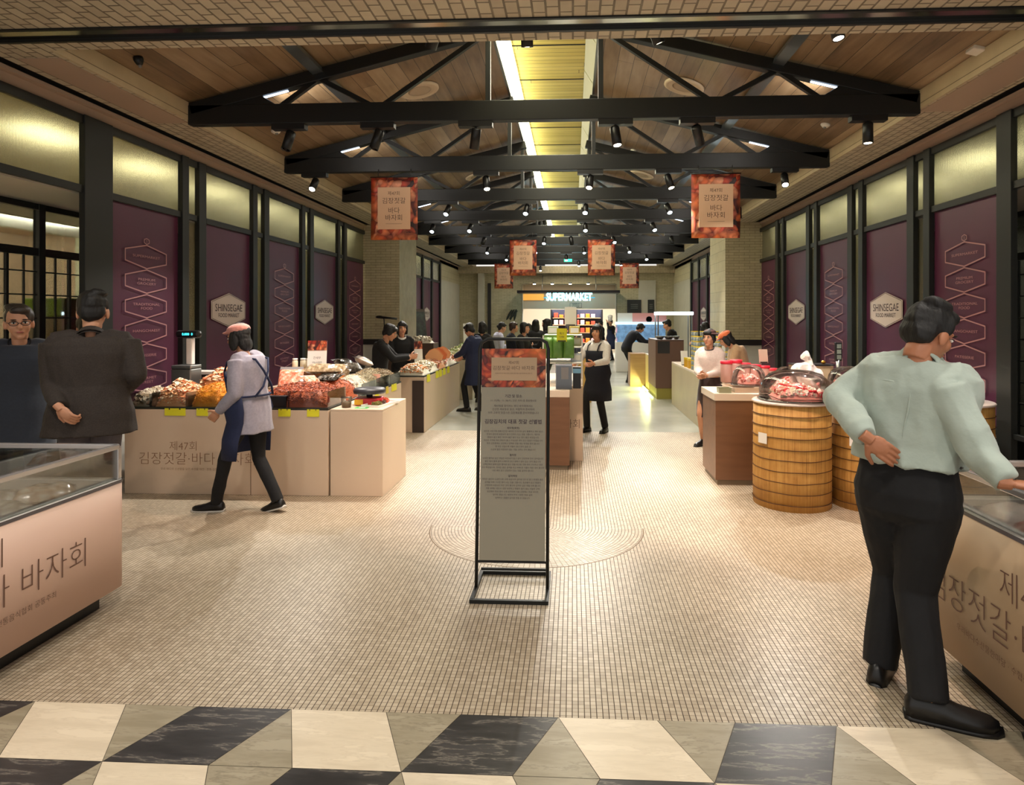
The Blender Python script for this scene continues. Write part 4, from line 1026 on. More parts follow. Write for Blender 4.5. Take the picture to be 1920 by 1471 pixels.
for i, (y, cc, lab) in enumerate(((5.99, (120, 110, 40), 'olive green sample'), (6.11, (90, 60, 40), 'dark brown sample'), (6.24, (206, 74, 26), 'bright orange red sample'))):
    heap('sample_heap', lab + ' heap on the white plate', -1.91, -1.81, y - .055, y + .055, zc + .006, .04, cm('sample' + str(i), cc, tuple(int(q * .8) for q in cc)), 90, 'chunk', .016, seed=30 + i, cat='sample')
# second left counter
for i, (y0, y1, h, cc, kd, sz, lab) in enumerate(((9.1, 9.6, .14, C_WHITE + C_ORANGE, 'flake', .05, 'white and orange flakes at the near end of the second left counter'), (9.62, 10.2, .15, C_WHITE, 'flake', .06, 'white dried fish pieces in the middle of the second left counter'),
        (10.22, 10.8, .14, C_FLAKE + C_PINK, 'flake', .05, 'pinkish flakes on the second left counter'), (10.82, 11.8, .15, C_WHITE + C_PINK, 'flake', .05, 'pale pink pieces at the far end of the second left counter'))):
    heap('dried_fish_heap', lab, -2.54, -2.14, y0, y1, Z, h, cc, 420, kd, sz, seed=40 + i)
heap('dried_fish_heap', 'white anchovies heaped behind the side run under the spotlight', -3.6, -3.12, 7.6, 8.3, Z, .2, C_WHITE, 700, 'stick', .04, seed=45)
counter('display_counter', 'inner display counter holding white anchovies behind the side run', -3.65, -3.11, 7.5, 8.4, Z, VINYL, VINYL, .02)
for i in range(9):
    t = thing('dried_squid', 'flat dried squid in the row on the second left counter, ' + ('first', 'second', 'third', 'fourth', 'fifth', 'sixth', 'seventh', 'eighth', 'ninth')[i] + ' from the near end', 'dried squid', (-2.3 - .02 * (i % 3), 10.5 + i * .11, Z + .12), 0, 'row of dried squid')
    mb = MB(); mb.prism([(-.13, 0), (.13, 0), (.15, .08), (.07, .17), (0, .2), (-.09, .16), (-.15, .07)], -.012, .012, M=Matrix.Rotation(PI / 2 - .3, 4, 'X')); mb.build('squid_body', C_FLAKE[2] if i % 2 else C_FLAKE[0], t)
    mb = MB(); [mb.tube([(q * .03, 0, .01), (q * .04, -.05, -.01)], .006, 5) for q in (-2, -1, 0, 1, 2)]; mb.build('tentacles', C_FLAKE[1], t)
card_stand('price_card', 'tall narrow white price card with an orange top on the second left counter', -2.42, 9.95, Z + .12, .13, .34, PAPER, .5, .1, SEA[1])
heap('mixed_produce_heap', 'pale leaves and vegetables on the marbled counter', -2.68, -2.05, 12.8, 16.1, Z, .22, cm('veg', (170, 180, 120), (214, 206, 150), (120, 140, 60), (226, 214, 190)), 600, 'chunk', .09, seed=50, cat='produce')
card_stand('menu_board', 'white leaning board on the marbled counter far on the left', -2.4, 14.5, Z + .2, .18, .5, PAPER, .3, .2, cat='board')
t = thing('framed_board', 'dark leaning board with green picture before the far left panels', 'board', (-3.75, 15.9, .0), .6)
for nm, M_, a, m in (('frame', Matrix.Rotation(-.25, 4, 'X'), (.42, .04, 1.9), mat('frame_brown', (70, 56, 44), .5)), ('picture', Matrix.Rotation(-.25, 4, 'X') @ Matrix.Translation((.04, -.025, 0)), (.3, .01, 1.75), mat('green_black_picture', (30, 46, 36), .4, noise_=(12, .8)))):
    mb = MB(); mb.obox(M_ @ Matrix.Translation((0, 0, .96)), *a); mb.build(nm, m, t)
heap('bread_pile', 'pale goods on the dark counter beside the leaning board', -3.5, -2.95, 13.25, 13.6, 1.1, .12, C_WHITE + C_SHELL, 120, 'chunk', .08, seed=51, cat='goods')
# ---------------------------------------------------------------- foreground freezers
def freezer(label, x0, x1, y0, y1, face, vin, txty, rail_z, top_z, group=None):
    """chest freezer: face=+1 front toward +X, -1 toward -X"""
    t = thing('chest_freezer', label, 'freezer', ((x0 + x1) / 2, (y0 + y1) / 2, 0)); w, d = (x1 - x0) / 2, (y1 - y0) / 2
    r = .07; zb = .10
    pts = []
    for cx, cy, a0 in ((w - r, d - r, 0), (-w + r, d - r, 90), (-w + r, -d + r, 180), (w - r, -d + r, 270)):
        for k in range(7): a = math.radians(a0 + k * 15); pts.append((cx + r * math.cos(a), cy + r * math.sin(a)))
    # hollow tub
    mb = MB(); n = len(pts); inn = [(x * (1 - .07 / w), y * (1 - .07 / d)) for x, y in pts]
    for ring_ in ((pts, zb), (pts, top_z), (inn, top_z), (inn, top_z - .30)):
        mb.v += [(x, y, ring_[1]) for x, y in ring_[0]]
    for lv in range(3):
        for k in range(n): mb.f.append((lv * n + k, lv * n + (k + 1) % n, (lv + 1) * n + (k + 1) % n, (lv + 1) * n + k)); mb.m.append(0 if lv == 0 else 1); mb.sm.append(lv == 0)
    mb.f.append(tuple(range(n))[::-1]); mb.m.append(0); mb.sm.append(False); mb.f.append(tuple(range(3 * n, 4 * n))); mb.m.append(1); mb.sm.append(False)
    mb.build('body', [vin, PAPER], t)
    mb = MB(); mb.box(-w + .08, w - .08, -d + .08, d - .12, 0, zb); mb.build('plinth', BLK, t)
    mb = MB(); mb.prism([(x * 1.004, y * 1.004) for x, y in pts], top_z - .012, top_z + .006)
    mb.f = mb.f[2:]; mb.m = mb.m[2:]; mb.sm = mb.sm[2:]; mb.build('top_trim', mat('trim_grey', (98, 92, 96), .4), t)
    q = .02; gx = (w - .035); gy = (d - .035)
    for nm, a in (('front_glass', (gx * face - .003, gx * face + .003, -gy, gy)), ('end_glass', (-gx, gx, gy - .003, gy + .003)), ('back_glass', (-gx * face - .003, -gx * face + .003, -gy, gy))):
        mb = MB(); mb.box(*a, top_z, rail_z); mb.build(nm, GL, t)
    mb = MB(); mb.bar((gx * face, -gy, rail_z), (gx * face, gy, rail_z), .03, .028); mb.bar((-gx, gy, rail_z), (gx, gy, rail_z), .03, .028); mb.bar((-gx * face, -gy, rail_z), (-gx * face, gy, rail_z), .03, .028)
    for sx in (-1, 1): mb.box(sx * gx - .015, sx * gx + .015, gy - .015, gy + .015, top_z, rail_z)
    mb.build('rail', ALU, t, bevel=.005)
    mb = MB(); xd = (0, face, 0); M = frame_M((w * face + .003 * face, 0, 0), xd)
    oy = (txty - (y0 + y1) / 2) * face
    put_text(mb, '제47회', .15, M @ Matrix.Translation((oy, .565, 0)), thin=.014, sx=.92)
    put_text(mb, '김장젓갈·바다 바자회', .172, M @ Matrix.Translation((oy, .385, 0)), thin=.016, sx=.92)
    put_text(mb, '우리바다수산물한마당 · 수협중앙회 · 한국전통음식협회 공동주최', .036, M @ Matrix.Translation((oy, .255, 0)), thin=.01)
    mb.build('lettering', mat('faded_brown_lettering', (118, 84, 70), .6), t)
    return t
freezer('pink beige chest freezer with glass top in the lower left foreground', -3.75, -2.6, 1.5, 3.62, 1, VINYLP, 2.62, .90, .71)
freezer('beige chest freezer full of clear packs, in front of the man in the pale shirt', 1.735, 2.75, 1.5, 3.2, -1, mat('freezer_vinyl_tan', (186, 158, 126), .45), 2.50, .95, .785)
PKF = [pack_mat('frozen_pack_a', ((170, 136, 110), (222, 196, 172), (246, 240, 232)), 22), pack_mat('frozen_pack_b', ((146, 136, 120), (204, 196, 184), (246, 244, 240)), 18), PK_CLEAR]
k = 0
rr = random.Random(5)
for i in range(8):
    for j in range(3):
        x = -2.85 - j * .29 + rr.uniform(-.03, .03); y = 3.30 - i * .21 + rr.uniform(-.03, .03)
        bag('frozen_fish_pack', 'pale frozen fish pack inside the left foreground freezer', x, y, .575 + rr.uniform(0, .07), .27, .2, .1, PKF[(i + j) % 3], rr.uniform(-.7, .7), rr.uniform(-.2, .2), group='frozen packs in the left freezer', seed=60 + k); k += 1
k = 0
PKR = [PK_CLEAR, pack_mat('frozen_pack_pink', ((206, 130, 110), (230, 190, 176), (250, 240, 236)), 10), pack_mat('frozen_pack_shell', ((110, 90, 86), (190, 170, 166), (246, 240, 240)), 16)]
for i in range(7):
    for j in range(3):
        x = 1.965 + j * .28 + rr.uniform(-.01, .01); y = 2.92 - i * .2 + rr.uniform(-.02, .02)
        bag('frozen_seafood_pack', 'glossy clear frozen seafood pack inside the right foreground freezer', x, y, .625 + rr.uniform(0, .07), .24, .19, .13, PKR[(i + j) % 3], rr.uniform(-.7, .7), rr.uniform(-.3, .3), group='frozen packs in the right freezer', seed=90 + k); k += 1
t = thing('orange_tray', 'bright orange edged tray of shrimps in the right freezer', 'tray', (2.05, 2.35, .68)); mb = MB(); mb.box(-.12, .12, -.14, .14, 0, .02); mb.build('tray_base', mat('orange_plastic', (232, 110, 40), .35), t); mb = MB()
for a in ((-.12, .12, -.145, -.135), (-.12, .12, .135, .145), (-.125, -.115, -.14, .14), (.115, .125, -.14, .14)): mb.box(*a, 0, .045)
mb.build('tray_rim', mat('orange_plastic', (232, 110, 40), .35), t)
bag('crumpled_bag', 'crumpled clear bag standing behind the rail of the right freezer', 2.18, 3.02, .72, .14, .26, .14, PK_CLEAR, .2, 1.3, seed=7)
# ---------------------------------------------------------------- people
def fused(mb, voxel, smooth=4, wr=0, seed=0):
    """grow one continuous skin around the shapes in mb; returns an MB"""
    me = bpy.data.meshes.new('w'); me.from_pydata(mb.v, [], mb.f); o = bpy.data.objects.new('w', me)
    r = o.modifiers.new('r', 'REMESH'); r.mode = 'VOXEL'; r.voxel_size = voxel
    if smooth: s = o.modifiers.new('s', 'SMOOTH'); s.factor = .5; s.iterations = smooth
    m2 = evaluated(o); out = MB()
    vs = [v.co.copy() for v in m2.vertices]
    if wr:
        nn = [v.normal.copy() for v in m2.vertices]
        for i, v in enumerate(vs):
            a = noise.noise(Vector((v.x * 9 + seed, v.y * 9, v.z * 4.5))); b = noise.noise(Vector((v.x * 22, v.y * 22 + seed, v.z * 11 + v.x * 9)))
            vs[i] = v + nn[i] * wr * ((1 - abs(a) * 3.2) + b * .6)
    out.add(vs, [tuple(p.vertices) for p in m2.polygons], 0, True)
    bpy.data.objects.remove(o); bpy.data.meshes.remove(me); bpy.data.meshes.remove(m2)
    return out
def ik(a, b, l1, l2, pole):
    a, b = Vector(a), Vector(b); d = b - a; L = max(1e-4, min(d.length, (l1 + l2) * .995)); u = d.normalized(); b = a + u * L
    x = (l1 * l1 - l2 * l2 + L * L) / (2 * L); h = math.sqrt(max(0, l1 * l1 - x * x))
    p = Vector(pole); p = p - u * p.dot(u); p = p.normalized() if p.length > 1e-4 else Vector((0, 0, 1))
    return a + u * x + p * h, b
def loft(mb, secs, n=20, e=2.4, a0=None, a1=None, closed=True):
    """secs: (center, rx, ry, rotation 3x3)"""
    vs = []
    for c, rx, ry, R in secs:
        for k in range(n):
            a = 2 * PI * k / n; ca, sa = math.cos(a), math.sin(a)
            x = rx * math.copysign(abs(ca) ** (2 / e), ca); y = ry * math.copysign(abs(sa) ** (2 / e), sa)
            vs.append(R @ Vector((x, y, 0)) + c)
    fs = [(i * n + k, i * n + (k + 1) % n, (i + 1) * n + (k + 1) % n, (i + 1) * n + k) for i in range(len(secs) - 1) for k in range(n)]
    fs += [tuple(range(n))[::-1], tuple((len(secs) - 1) * n + k for k in range(n))]
    mb.add(vs, fs, 0, True)
SKIN = mat('skin', (206, 150, 118), .5, noise_=(8, .08)); SKIN_D = mat('skin_tanned', (176, 116, 84), .5, noise_=(8, .1))
EYEW = mat('eye_white', (226, 220, 212), .3); EYED = mat('eye_dark', (24, 16, 12), .2); LIP = mat('lips', (168, 88, 78), .5); BROWH = mat('brow', (34, 26, 22), .8)
HAIR = mat('black_hair', (14, 11, 10), .62, bump=(60, .9, .006), stretch=(1, 1, .25)); HAIRG = mat('greying_hair', (58, 50, 44), .5, noise_=(30, .4), bump=(70, .5, .004))
def head_mb(M, k, voxel, ear=True):
    mb = MB(); s = M.to_3x3()
    def E(c, r): mb.ell(M @ Vector(c), tuple(q * k for q in r), 16, s.normalized() if False else R3)
    R3 = Matrix([[s[i][j] / k for j in range(3)] for i in range(3)])
    E((0, -.012, .025), (.074, .093, .088)); E((0, .018, -.028), (.063, .070, .082)); E((0, .03, -.072), (.047, .05, .042)); E((0, .062, -.098), (.024, .022, .020))
    E((.036, .05, -.03), (.026, .028, .03)); E((-.036, .05, -.03), (.026, .028, .03)); E((0, .070, .022), (.05, .018, .014)); E((0, .078, -.06), (.026, .016, .014))
    if ear: E((.076, -.006, -.02), (.011, .022, .034)); E((-.076, -.006, -.02), (.011, .022, .034))
    mb.tube([M @ Vector((0, .082, .012)), M @ Vector((0, .1, -.03)), M @ Vector((0, .094, -.04))], [.009 * k, .015 * k, .013 * k], 10)
    mb.tube([M @ Vector((0, -.015, -.06)), M @ Vector((0, -.022, -.10)), M @ Vector((0, -.024, -.125))], [.052 * k, .051 * k, .046 * k], 14)
    return fused(mb, voxel, 2)
def face_bits(mb, M, k, eye_closed=False):
    R3 = Matrix([[M[i][j] / k for j in range(3)] for i in range(3)])
    for sx in (-1, 1):
        mb.ell(M @ Vector((sx * .031, .080, .001)), (.014 * k, .008 * k, .0065 * k), 10, R3, 1)
        mb.ell(M @ Vector((sx * .031, .0855, .001)), (.006 * k, .004 * k, .0055 * k), 8, R3, 2)
        mb.ell(M @ Vector((sx * .031, .084, .0085)), (.015 * k, .006 * k, .0025 * k), 8, R3, 4)
        mb.ell(M @ Vector((sx * .032, .088, .024)), (.018 * k, .005 * k, .004 * k), 8, R3, 4)
    mb.ell(M @ Vector((0, .0905, -.062)), (.022 * k, .006 * k, .0055 * k), 10, R3, 3)
def hair_mb(M, k, style, voxel):
    mb = MB(); R3 = Matrix([[M[i][j] / k for j in range(3)] for i in range(3)])
    def E(c, r): mb.ell(M @ Vector(c), tuple(q * k for q in r), 14, R3)
    E((0, -.022, .042), (.083, .096, .085)); E((0, -.055, -.005), (.074, .052, .07))
    for sx in (-1, 1): E((sx * .071, -.002, .03), (.014, .035, .04))
    if style == 'short': E((0, .045, .085), (.06, .045, .03)); E((.03, -.04, .10), (.05, .06, .03))
    if style == 'shortf': E((0, .062, .068), (.062, .032, .03)); E((0, -.07, -.03), (.07, .04, .06)); [E((sx * .074, .0, -.0), (.016, .04, .05)) for sx in (-1, 1)]
    if style == 'bob':
        E((0, .064, .062), (.06, .03, .034)); E((0, -.06, -.06), (.082, .05, .08))
        for sx in (-1, 1): E((sx * .077, .012, -.03), (.022, .045, .085))
    if style == 'long': E((0, -.065, -.13), (.085, .045, .14)); E((0, .06, .065), (.06, .03, .03)); [E((sx * .075, .0, -.08), (.025, .04, .11)) for sx in (-1, 1)]
    if style == 'tied': E((0, -.11, -.01), (.035, .04, .04)); E((0, .06, .07), (.06, .03, .025)); E((0, -.06, -.05), (.06, .035, .05))
    return fused(mb, voxel, 2, .0065 if voxel < .01 else 0)
def hand_mb(mb, w, d, n, side, k, curl=.35, spread=.06, thumb=1):
    """palm, four fingers of unequal length and a thumb at the side of the palm"""
    w, d, n = Vector(w), Vector(d).normalized(), Vector(n); n = (n - d * n.dot(d)).normalized(); s = d.cross(n) * side
    Mr = Matrix((s, d, n)).transposed()
    mb.ell(w + d * .045 * k, (.039 * k, .05 * k, .016 * k), 12, Mr); mb.tube([w - d * .03 * k, w + d * .015 * k], [.026 * k, .024 * k], 10)
    for i, (off, L) in enumerate(((.030, .066), (.011, .076), (-.009, .071), (-.028, .056))):
        p = w + d * .082 * k + s * off * k; dd = (d + s * off * spread * 30 * .03 / .03 * .1).normalized(); c = curl * (1 + .12 * i)
        pts = [p - dd * .02 * k, p]; an = 0
        for q in (.45, .32, .23):
            an += c; v = dd * math.cos(an) + n * math.sin(an); p = p + v * L * k * q; pts.append(p)
        mb.tube(pts, [.0095 * k, .0095 * k, .0088 * k, .008 * k, .0065 * k], 8); mb.ell(pts[-1], .0065 * k, 8)
    t0 = w + d * .02 * k + s * .03 * k; td = (d * .62 + s * .72 + n * .3).normalized(); td2 = (d * .85 + s * .35 + n * .4).normalized()
    p1 = t0 + td * .035 * k; p2 = p1 + td2 * .045 * k
    mb.tube([t0 - td * .015 * k, t0, p1, p2], [.013 * k, .013 * k, .011 * k, .008 * k], 8); mb.ell(p2, .008 * k, 8)
def shoe_mb(a, f, k, up=Vector((0, 0, 1)), pitch=0):
    """a: point on the ground under the ankle, f: direction"""
    f = Vector(f).normalized(); R = Matrix.Rotation(pitch, 3, f.cross(up)); f2 = R @ f; u = R @ up; x = f2.cross(u)
    up_, so = MB(), MB()
    secs = [(-.075, .024, .05), (-.06, .036, .075), (-.02, .04, .085), (.04, .043, .075), (.09, .048, .055), (.14, .049, .045), (.18, .04, .038), (.205, .018, .026)]
    for mb, z0, sc in ((up_, .016, 1.0), (so, 0.0, 1.06)):
        vs = []; n = 12
        for y, w, h in secs:
            for q in range(n):
                an = 2 * PI * q / n; ca, sa = math.cos(an), math.sin(an)
                hh = h if mb is up_ else .024
                z = max(z0, z0 + hh * (sa + .0)) if sa > 0 else z0
                vs.append(Vector(a) + (x * (w * sc * ca) + f2 * (y * sc) + u * z) * k)
        m = len(secs)
        fs = [(i * n + q, i * n + (q + 1) % n, (i + 1) * n + (q + 1) % n, (i + 1) * n + q) for i in range(m - 1) for q in range(n)] + [tuple(range(n))[::-1], tuple((m - 1) * n + q for q in range(n))]
        mb.add(vs, fs, 0, True)
    return up_, so
def person(label, loc, rz, h, o):
    """o: outfit and pose. Targets in world coordinates are given through o['w'] = {joint: point}"""
    t = thing('person', label, 'person', (loc[0], loc[1], 0), rz); k = h / 1.70
    if o.get('group'): t['group'] = o['group']
    INV = (Matrix.Translation((loc[0], loc[1], 0)) @ Matrix.Rotation(rz, 4, 'Z')).inverted()
    Wd = {a: INV @ Vector(b) for a, b in o.get('w', {}).items()}
    fine = o.get('fine', False); vx = .009 if fine else (.014 if h * 1 and o.get('mid') else .02)
    fem = o.get('fem', False); sw = (.158 if fem else .178) * k * o.get('broad', 1)
    hip = Vector(o.get('hip', (0, 0, 0))); P = Wd.get('pelvis', Vector((0, 0, .925 * k)) + hip)
    lean, side, tw = o.get('lean', 0), o.get('side', 0), o.get('twist', 0)
    RP = Matrix.Rotation(o.get('ptwist', 0), 3, 'Z')
    R = Matrix.Rotation(tw, 3, 'Z') @ Matrix.Rotation(-lean, 3, 'X') @ Matrix.Rotation(side, 3, 'Y')
    def spine(z):   # z above the pelvis along a curved spine
        f = max(0, min(1, z / .35 + .15)); q = RP.to_quaternion().slerp(R.to_quaternion(), f).to_matrix()
        if z <= 0: return P + Vector((0, 0, z * k)), q
        z = z * o.get('ts', 1)
        p = P.copy(); st = 6
        for i in range(st):
            zz = z * (i + .5) / st; g = max(0, min(1, zz / .35 + .15)); p = p + RP.to_quaternion().slerp(R.to_quaternion(), g).to_matrix() @ Vector((0, 0, z * k / st))
        return p, q
    N, _ = spine(.50)
    SH = {}
    for s, nm in ((-1, 'L'), (1, 'R')): SH[nm] = Wd.get('sh' + nm, spine(.445)[0] + R @ Vector((s * sw, -.005, 0)))
    hy, hp, hr = o.get('hyaw', 0), o.get('hpitch', 0), o.get('hroll', 0)
    HR = (R.to_quaternion().slerp(Quaternion(), .5).to_matrix()) @ Matrix.Rotation(hy, 3, 'Z') @ Matrix.Rotation(-hp, 3, 'X') @ Matrix.Rotation(hr, 3, 'Y')
    HC = Wd.get('head', N + R @ Vector((0, .02 * k, .0)) + HR @ Vector((0, .035, .155)) * k)
    hk = k ** .5 * (.97 if fem else 1.0) * o.get('headk', 1.0)
    NR = R.to_quaternion().slerp(HR.to_quaternion(), .35).to_matrix(); NB = HC + NR @ Vector((0, -.03, -.148)) * hk
    HM = HR.to_4x4() @ Matrix.Scale(hk, 4); HM.translation = HC
    HIP = {'L': P + RP @ Vector((-.088 * k, 0, -.03 * k)), 'R': P + RP @ Vector((.088 * k, 0, -.03 * k))}
    AN, KN, EL, WR, FD = {}, {}, {}, {}, {}
    for s, nm in ((-1, 'L'), (1, 'R')):
        a = Wd.get('an' + nm, Vector(o.get('foot' + nm, (s * .10, 0, 0))) + Vector((0, 0, .085 * k)))
        KN[nm], AN[nm] = ik(HIP[nm], a, .43 * k * o.get('legs', 1), .42 * k * o.get('legs', 1), Vector(o.get('kpole' + nm, (s * .08, 1, 0))))
        if (AN[nm] - a).length > .005: AN[nm] = a
        FD[nm] = INV.to_3x3() @ Vector(o['fd' + nm]) if 'fd' + nm in o else Vector((s * .22, 1, 0))
        wv = Wd.get('wr' + nm, Vector(o.get('hand' + nm, (s * .24, .06, .86 * k))))
        pole = INV.to_3x3() @ Vector(o['epw' + nm]) if 'epw' + nm in o else Vector(o.get('epole' + nm, (s * .5, -.7, -.3)))
        EL[nm], WR[nm] = ik(SH[nm], wv, .29 * k, .255 * k, pole)
        if 'el' + nm in Wd: EL[nm] = Wd['el' + nm]; WR[nm] = wv
    SEC = [(-.13, .10, .075, 0), (-.08, .158, .112, -.005), (0, .168, .120, -.008), (.10, .150, .108, 0), (.17, .142, .102, .004), (.28, .158, .114, .006), (.37, .172, .116, 0), (.43, .165, .098, -.008), (.475, .115, .078, -.012), (.51, .062, .06, -.01)]
    fw = (.94 if fem else 1.04) * o.get('broad', 1); fd = 1.0 * o.get('deep', 1)
    def torso(mb, z0, z1, inf, hem=None):
        ss = []
        for z, rx, ry, yo in SEC:
            if z < z0 - 1e-6 or z > z1 + 1e-6: continue
            c, q = spine(z); ss.append((c + q @ Vector((0, yo * k, 0)), (rx * fw + inf) * k, (ry * fd + inf) * k, q))
        if hem:
            pre = []
            for z, rx, ry in hem: c = P + Vector((0, 0, z * k)); pre.append((c, rx * k * fw, ry * k * fd, RP))
            ss = pre + [q for q in ss if (q[0] - P).z > hem[-1][0] * k + .01]
        loft(mb, ss, 24)
    # ---- body: one continuous skin
    skin = o.get('skin', SKIN)
    mb = MB(); torso(mb, -.13, .43, -.018)
    for nm in 'LR':
        mb.tube([SH[nm], EL[nm]], [.045 * k, .036 * k], 12); mb.ell(SH[nm], .040 * k, 12); mb.ell(EL[nm], .036 * k, 10)
        mb.tube([EL[nm], EL[nm].lerp(WR[nm], .4), WR[nm]], [.036 * k, .038 * k, .024 * k], 12)
        mb.tube([HIP[nm], KN[nm]], [.075 * k, .05 * k], 12); mb.ell(KN[nm], .05 * k, 10); mb.tube([KN[nm], KN[nm].lerp(AN[nm], .35), AN[nm]], [.048 * k, .05 * k, .033 * k], 12)
        mb.ell(AN[nm], .036 * k, 8)
    mb.tube([spine(.41)[0], NB, HC + HR @ Vector((0, -.02, -.08)) * hk], [.052 * k, .050 * k, .05 * k], 12)
    body = fused(mb, .012 if fine else .018, 3)
    hm = head_mb(HM, hk, .0055 if fine else (.008 if o.get('mid') else .012)); body.add(hm.v, hm.f, 0, True)
    hmb = MB()
    for s, nm in ((-1, 'L'), (1, 'R')):
        d = WR[nm] - EL[nm]
        if 'hd' + nm in o: d = INV.to_3x3() @ Vector(o['hd' + nm])
        pn = INV.to_3x3() @ Vector(o['pn' + nm]) if 'pn' + nm in o else Vector((-s, .3, .1))
        hmb_ = MB(); hand_mb(hmb_, WR[nm], d, pn, s * -1 if o.get('flip' + nm) else s, k, o.get('curl' + nm, .35))
        if fine: hmb_ = fused(hmb_, .0036, 1)
        body.add(hmb_.v, hmb_.f, 0, True)
    face_bits(body, HM, hk)
    body.build('body', [skin, EYEW, EYED, LIP, BROWH], t)
    if o.get('hair', 'short') != 'none':
        hair_mb(HM, hk, o.get('hair', 'short'), .006 if fine else (.009 if o.get('mid') else .013)).build('hair', o.get('hairm', HAIR), t)
    # ---- trousers / skirt
    bm = o.get('bottom', BLKCLOTH)
    if o.get('skirt'):
        mb = MB(); loft(mb, [(P + Vector((0, .0, z * k)), rx * k, ry * k, RP) for z, rx, ry in ((-.50, .20, .16), (-.3, .2, .155), (-.1, .18, .135), (.08, .15, .115))], 24)
        fused(mb, vx, 2).build('skirt', bm, t)
    else:
        mb = MB(); torso(mb, -.13, .17, .008); tr = o.get('trw', 1.0)
        for nm in 'LR':
            mb.ell(HIP[nm] + Vector((0, -.012 * k, .01)), (.098 * k, .112 * k, .10 * k), 14)
            lo = AN[nm].lerp(KN[nm], .02)
            mb.tube([HIP[nm], HIP[nm].lerp(KN[nm], .5), KN[nm], KN[nm].lerp(AN[nm], .5), lo - Vector((0, 0, .02 * k))], [.096 * k * tr, .082 * k * tr, .064 * k * tr, .060 * k * tr, .056 * k * tr], 14)
        fused(mb, vx, 3, .003 if fine else 0, 3).build('trousers', bm, t)
        if o.get('belt'):
            mb = MB(); c, q = spine(.115); n_ = 28
            mb.tube([q @ Vector((math.cos(a) * .163 * k * fw, math.sin(a) * .122 * k * fd, 0)) + c for a in [2 * PI * i / n_ for i in range(n_ + 1)]], .014 * k, 6); mb.build('belt', o['belt'], t)
    # ---- top
    tm = o.get('top', BLKCLOTH); L_ = o.get('len', .0); inf = o.get('bulk', .014)
    mb = MB(); hem = None
    if L_ > .05: hem = ((-L_, .175 + inf + L_ * .05, .135 + inf + L_ * .03), (-L_ * .5, .172 + inf, .128 + inf), (0, .168 + inf, .122 + inf))
    torso(mb, -.08 if not o.get('tuck') else .10, .475, inf, hem)
    c5, q5 = spine(.475)
    slv = o.get('sleeve', 1.0); sr = 1 + inf * 6
    for s, nm in ((-1, 'L'), (1, 'R')):
        mb.ell(SH[nm] + R @ Vector((-s * .02 * k, 0, -.005 * k)), (.066 * k, .062 * k, .062 * k), 14)
        mb.tube([SH[nm].lerp(spine(.40)[0], .35), SH[nm]], [.075 * k, .062 * k], 14); mb.tube([c5 + q5 @ Vector((s * .035 * k, -.01 * k, -.015 * k)), SH[nm].lerp(c5, .45) + Vector((0, 0, .012 * k)), SH[nm] + Vector((0, 0, .005))], [.05 * k, .06 * k, .06 * k], 12)
        mb.tube([SH[nm], SH[nm].lerp(EL[nm], .5), EL[nm]], [.061 * k * sr, .057 * k * sr, .050 * k * sr], 14); mb.ell(EL[nm], .050 * k * sr, 12)
        e = EL[nm].lerp(WR[nm], .95 * slv); mb.tube([EL[nm], EL[nm].lerp(e, .6), e], [.050 * k * sr, .045 * k * sr, .036 * k * sr], 14)
    fused(mb, vx, 3, o.get('wrinkle', .004 if fine else .0), 1).build('shirt' if o.get('topname') is None else o['topname'], tm, t)
    if o.get('collar'):
        mb = MB(); n_ = 20; cb0 = spine(.455)[0] + spine(.455)[1] @ Vector((0, .0, 0)); nb = NB; ax = (nb - spine(.46)[0]).normalized(); q = ax.to_track_quat('Z', 'X').to_matrix(); q = q @ Matrix.Rotation(0, 3, 'Z'); c = nb
        for lv, (r0, z, fl) in enumerate(((.088, 0, 0), (.066, .012, 1), (.075, .010, 1), (.098, 0.004, .12))):
            for i in range(n_): a = 2 * PI * i / n_; mb.v.append(tuple(cb0.lerp(nb, fl) + q @ Vector((math.cos(a) * r0 * k, math.sin(a) * r0 * k * .95, z * k))))
        for lv in range(3):
            for i in range(n_): mb.f.append((lv * n_ + i, lv * n_ + (i + 1) % n_, (lv + 1) * n_ + (i + 1) % n_, (lv + 1) * n_ + i)); mb.m.append(0); mb.sm.append(True)
        mb.build('collar', o['collar'], t)
    if o.get('yoke'):
        mb = MB()
        def bk(x, z, d=.0):
            for (z0, a0, b0, y0), (z1, a1, b1, y1) in zip(SEC, SEC[1:]):
                if z0 <= z <= z1: f = (z - z0) / (z1 - z0); rx, ry, yo = a0 + (a1 - a0) * f, b0 + (b1 - b0) * f, y0 + (y1 - y0) * f
            c, q = spine(z); X = (rx * fw + inf); Y = (ry * fd + inf) * max(0, 1 - abs(x / X) ** 2.4) ** (1 / 2.4)
            return c + q @ Vector((x * k, (yo - Y - d) * k, 0))
        mb.tube([bk(x * .02, .385, -.002) for x in range(-7, 8)], .0035, 6)
        mb.tube([bk(.0, .385 - i * .03, -.002) for i in range(8)], [.005, .005, .0045, .004, .0035, .003, .002, .001], 6)
        mb.build('back_seam', tm, t)
    # ---- shoes
    for nm in 'LR':
        g = Vector((AN[nm].x, AN[nm].y, AN[nm].z - .085 * k)); u1, s1 = shoe_mb(g, FD[nm], k * o.get('shk', 1), pitch=o.get('pitch' + nm, 0))
        sh = u1.build('shoe', o.get('shoe', SHOEB), t); s1.build('sole', o.get('sole', SHOEB), sh)
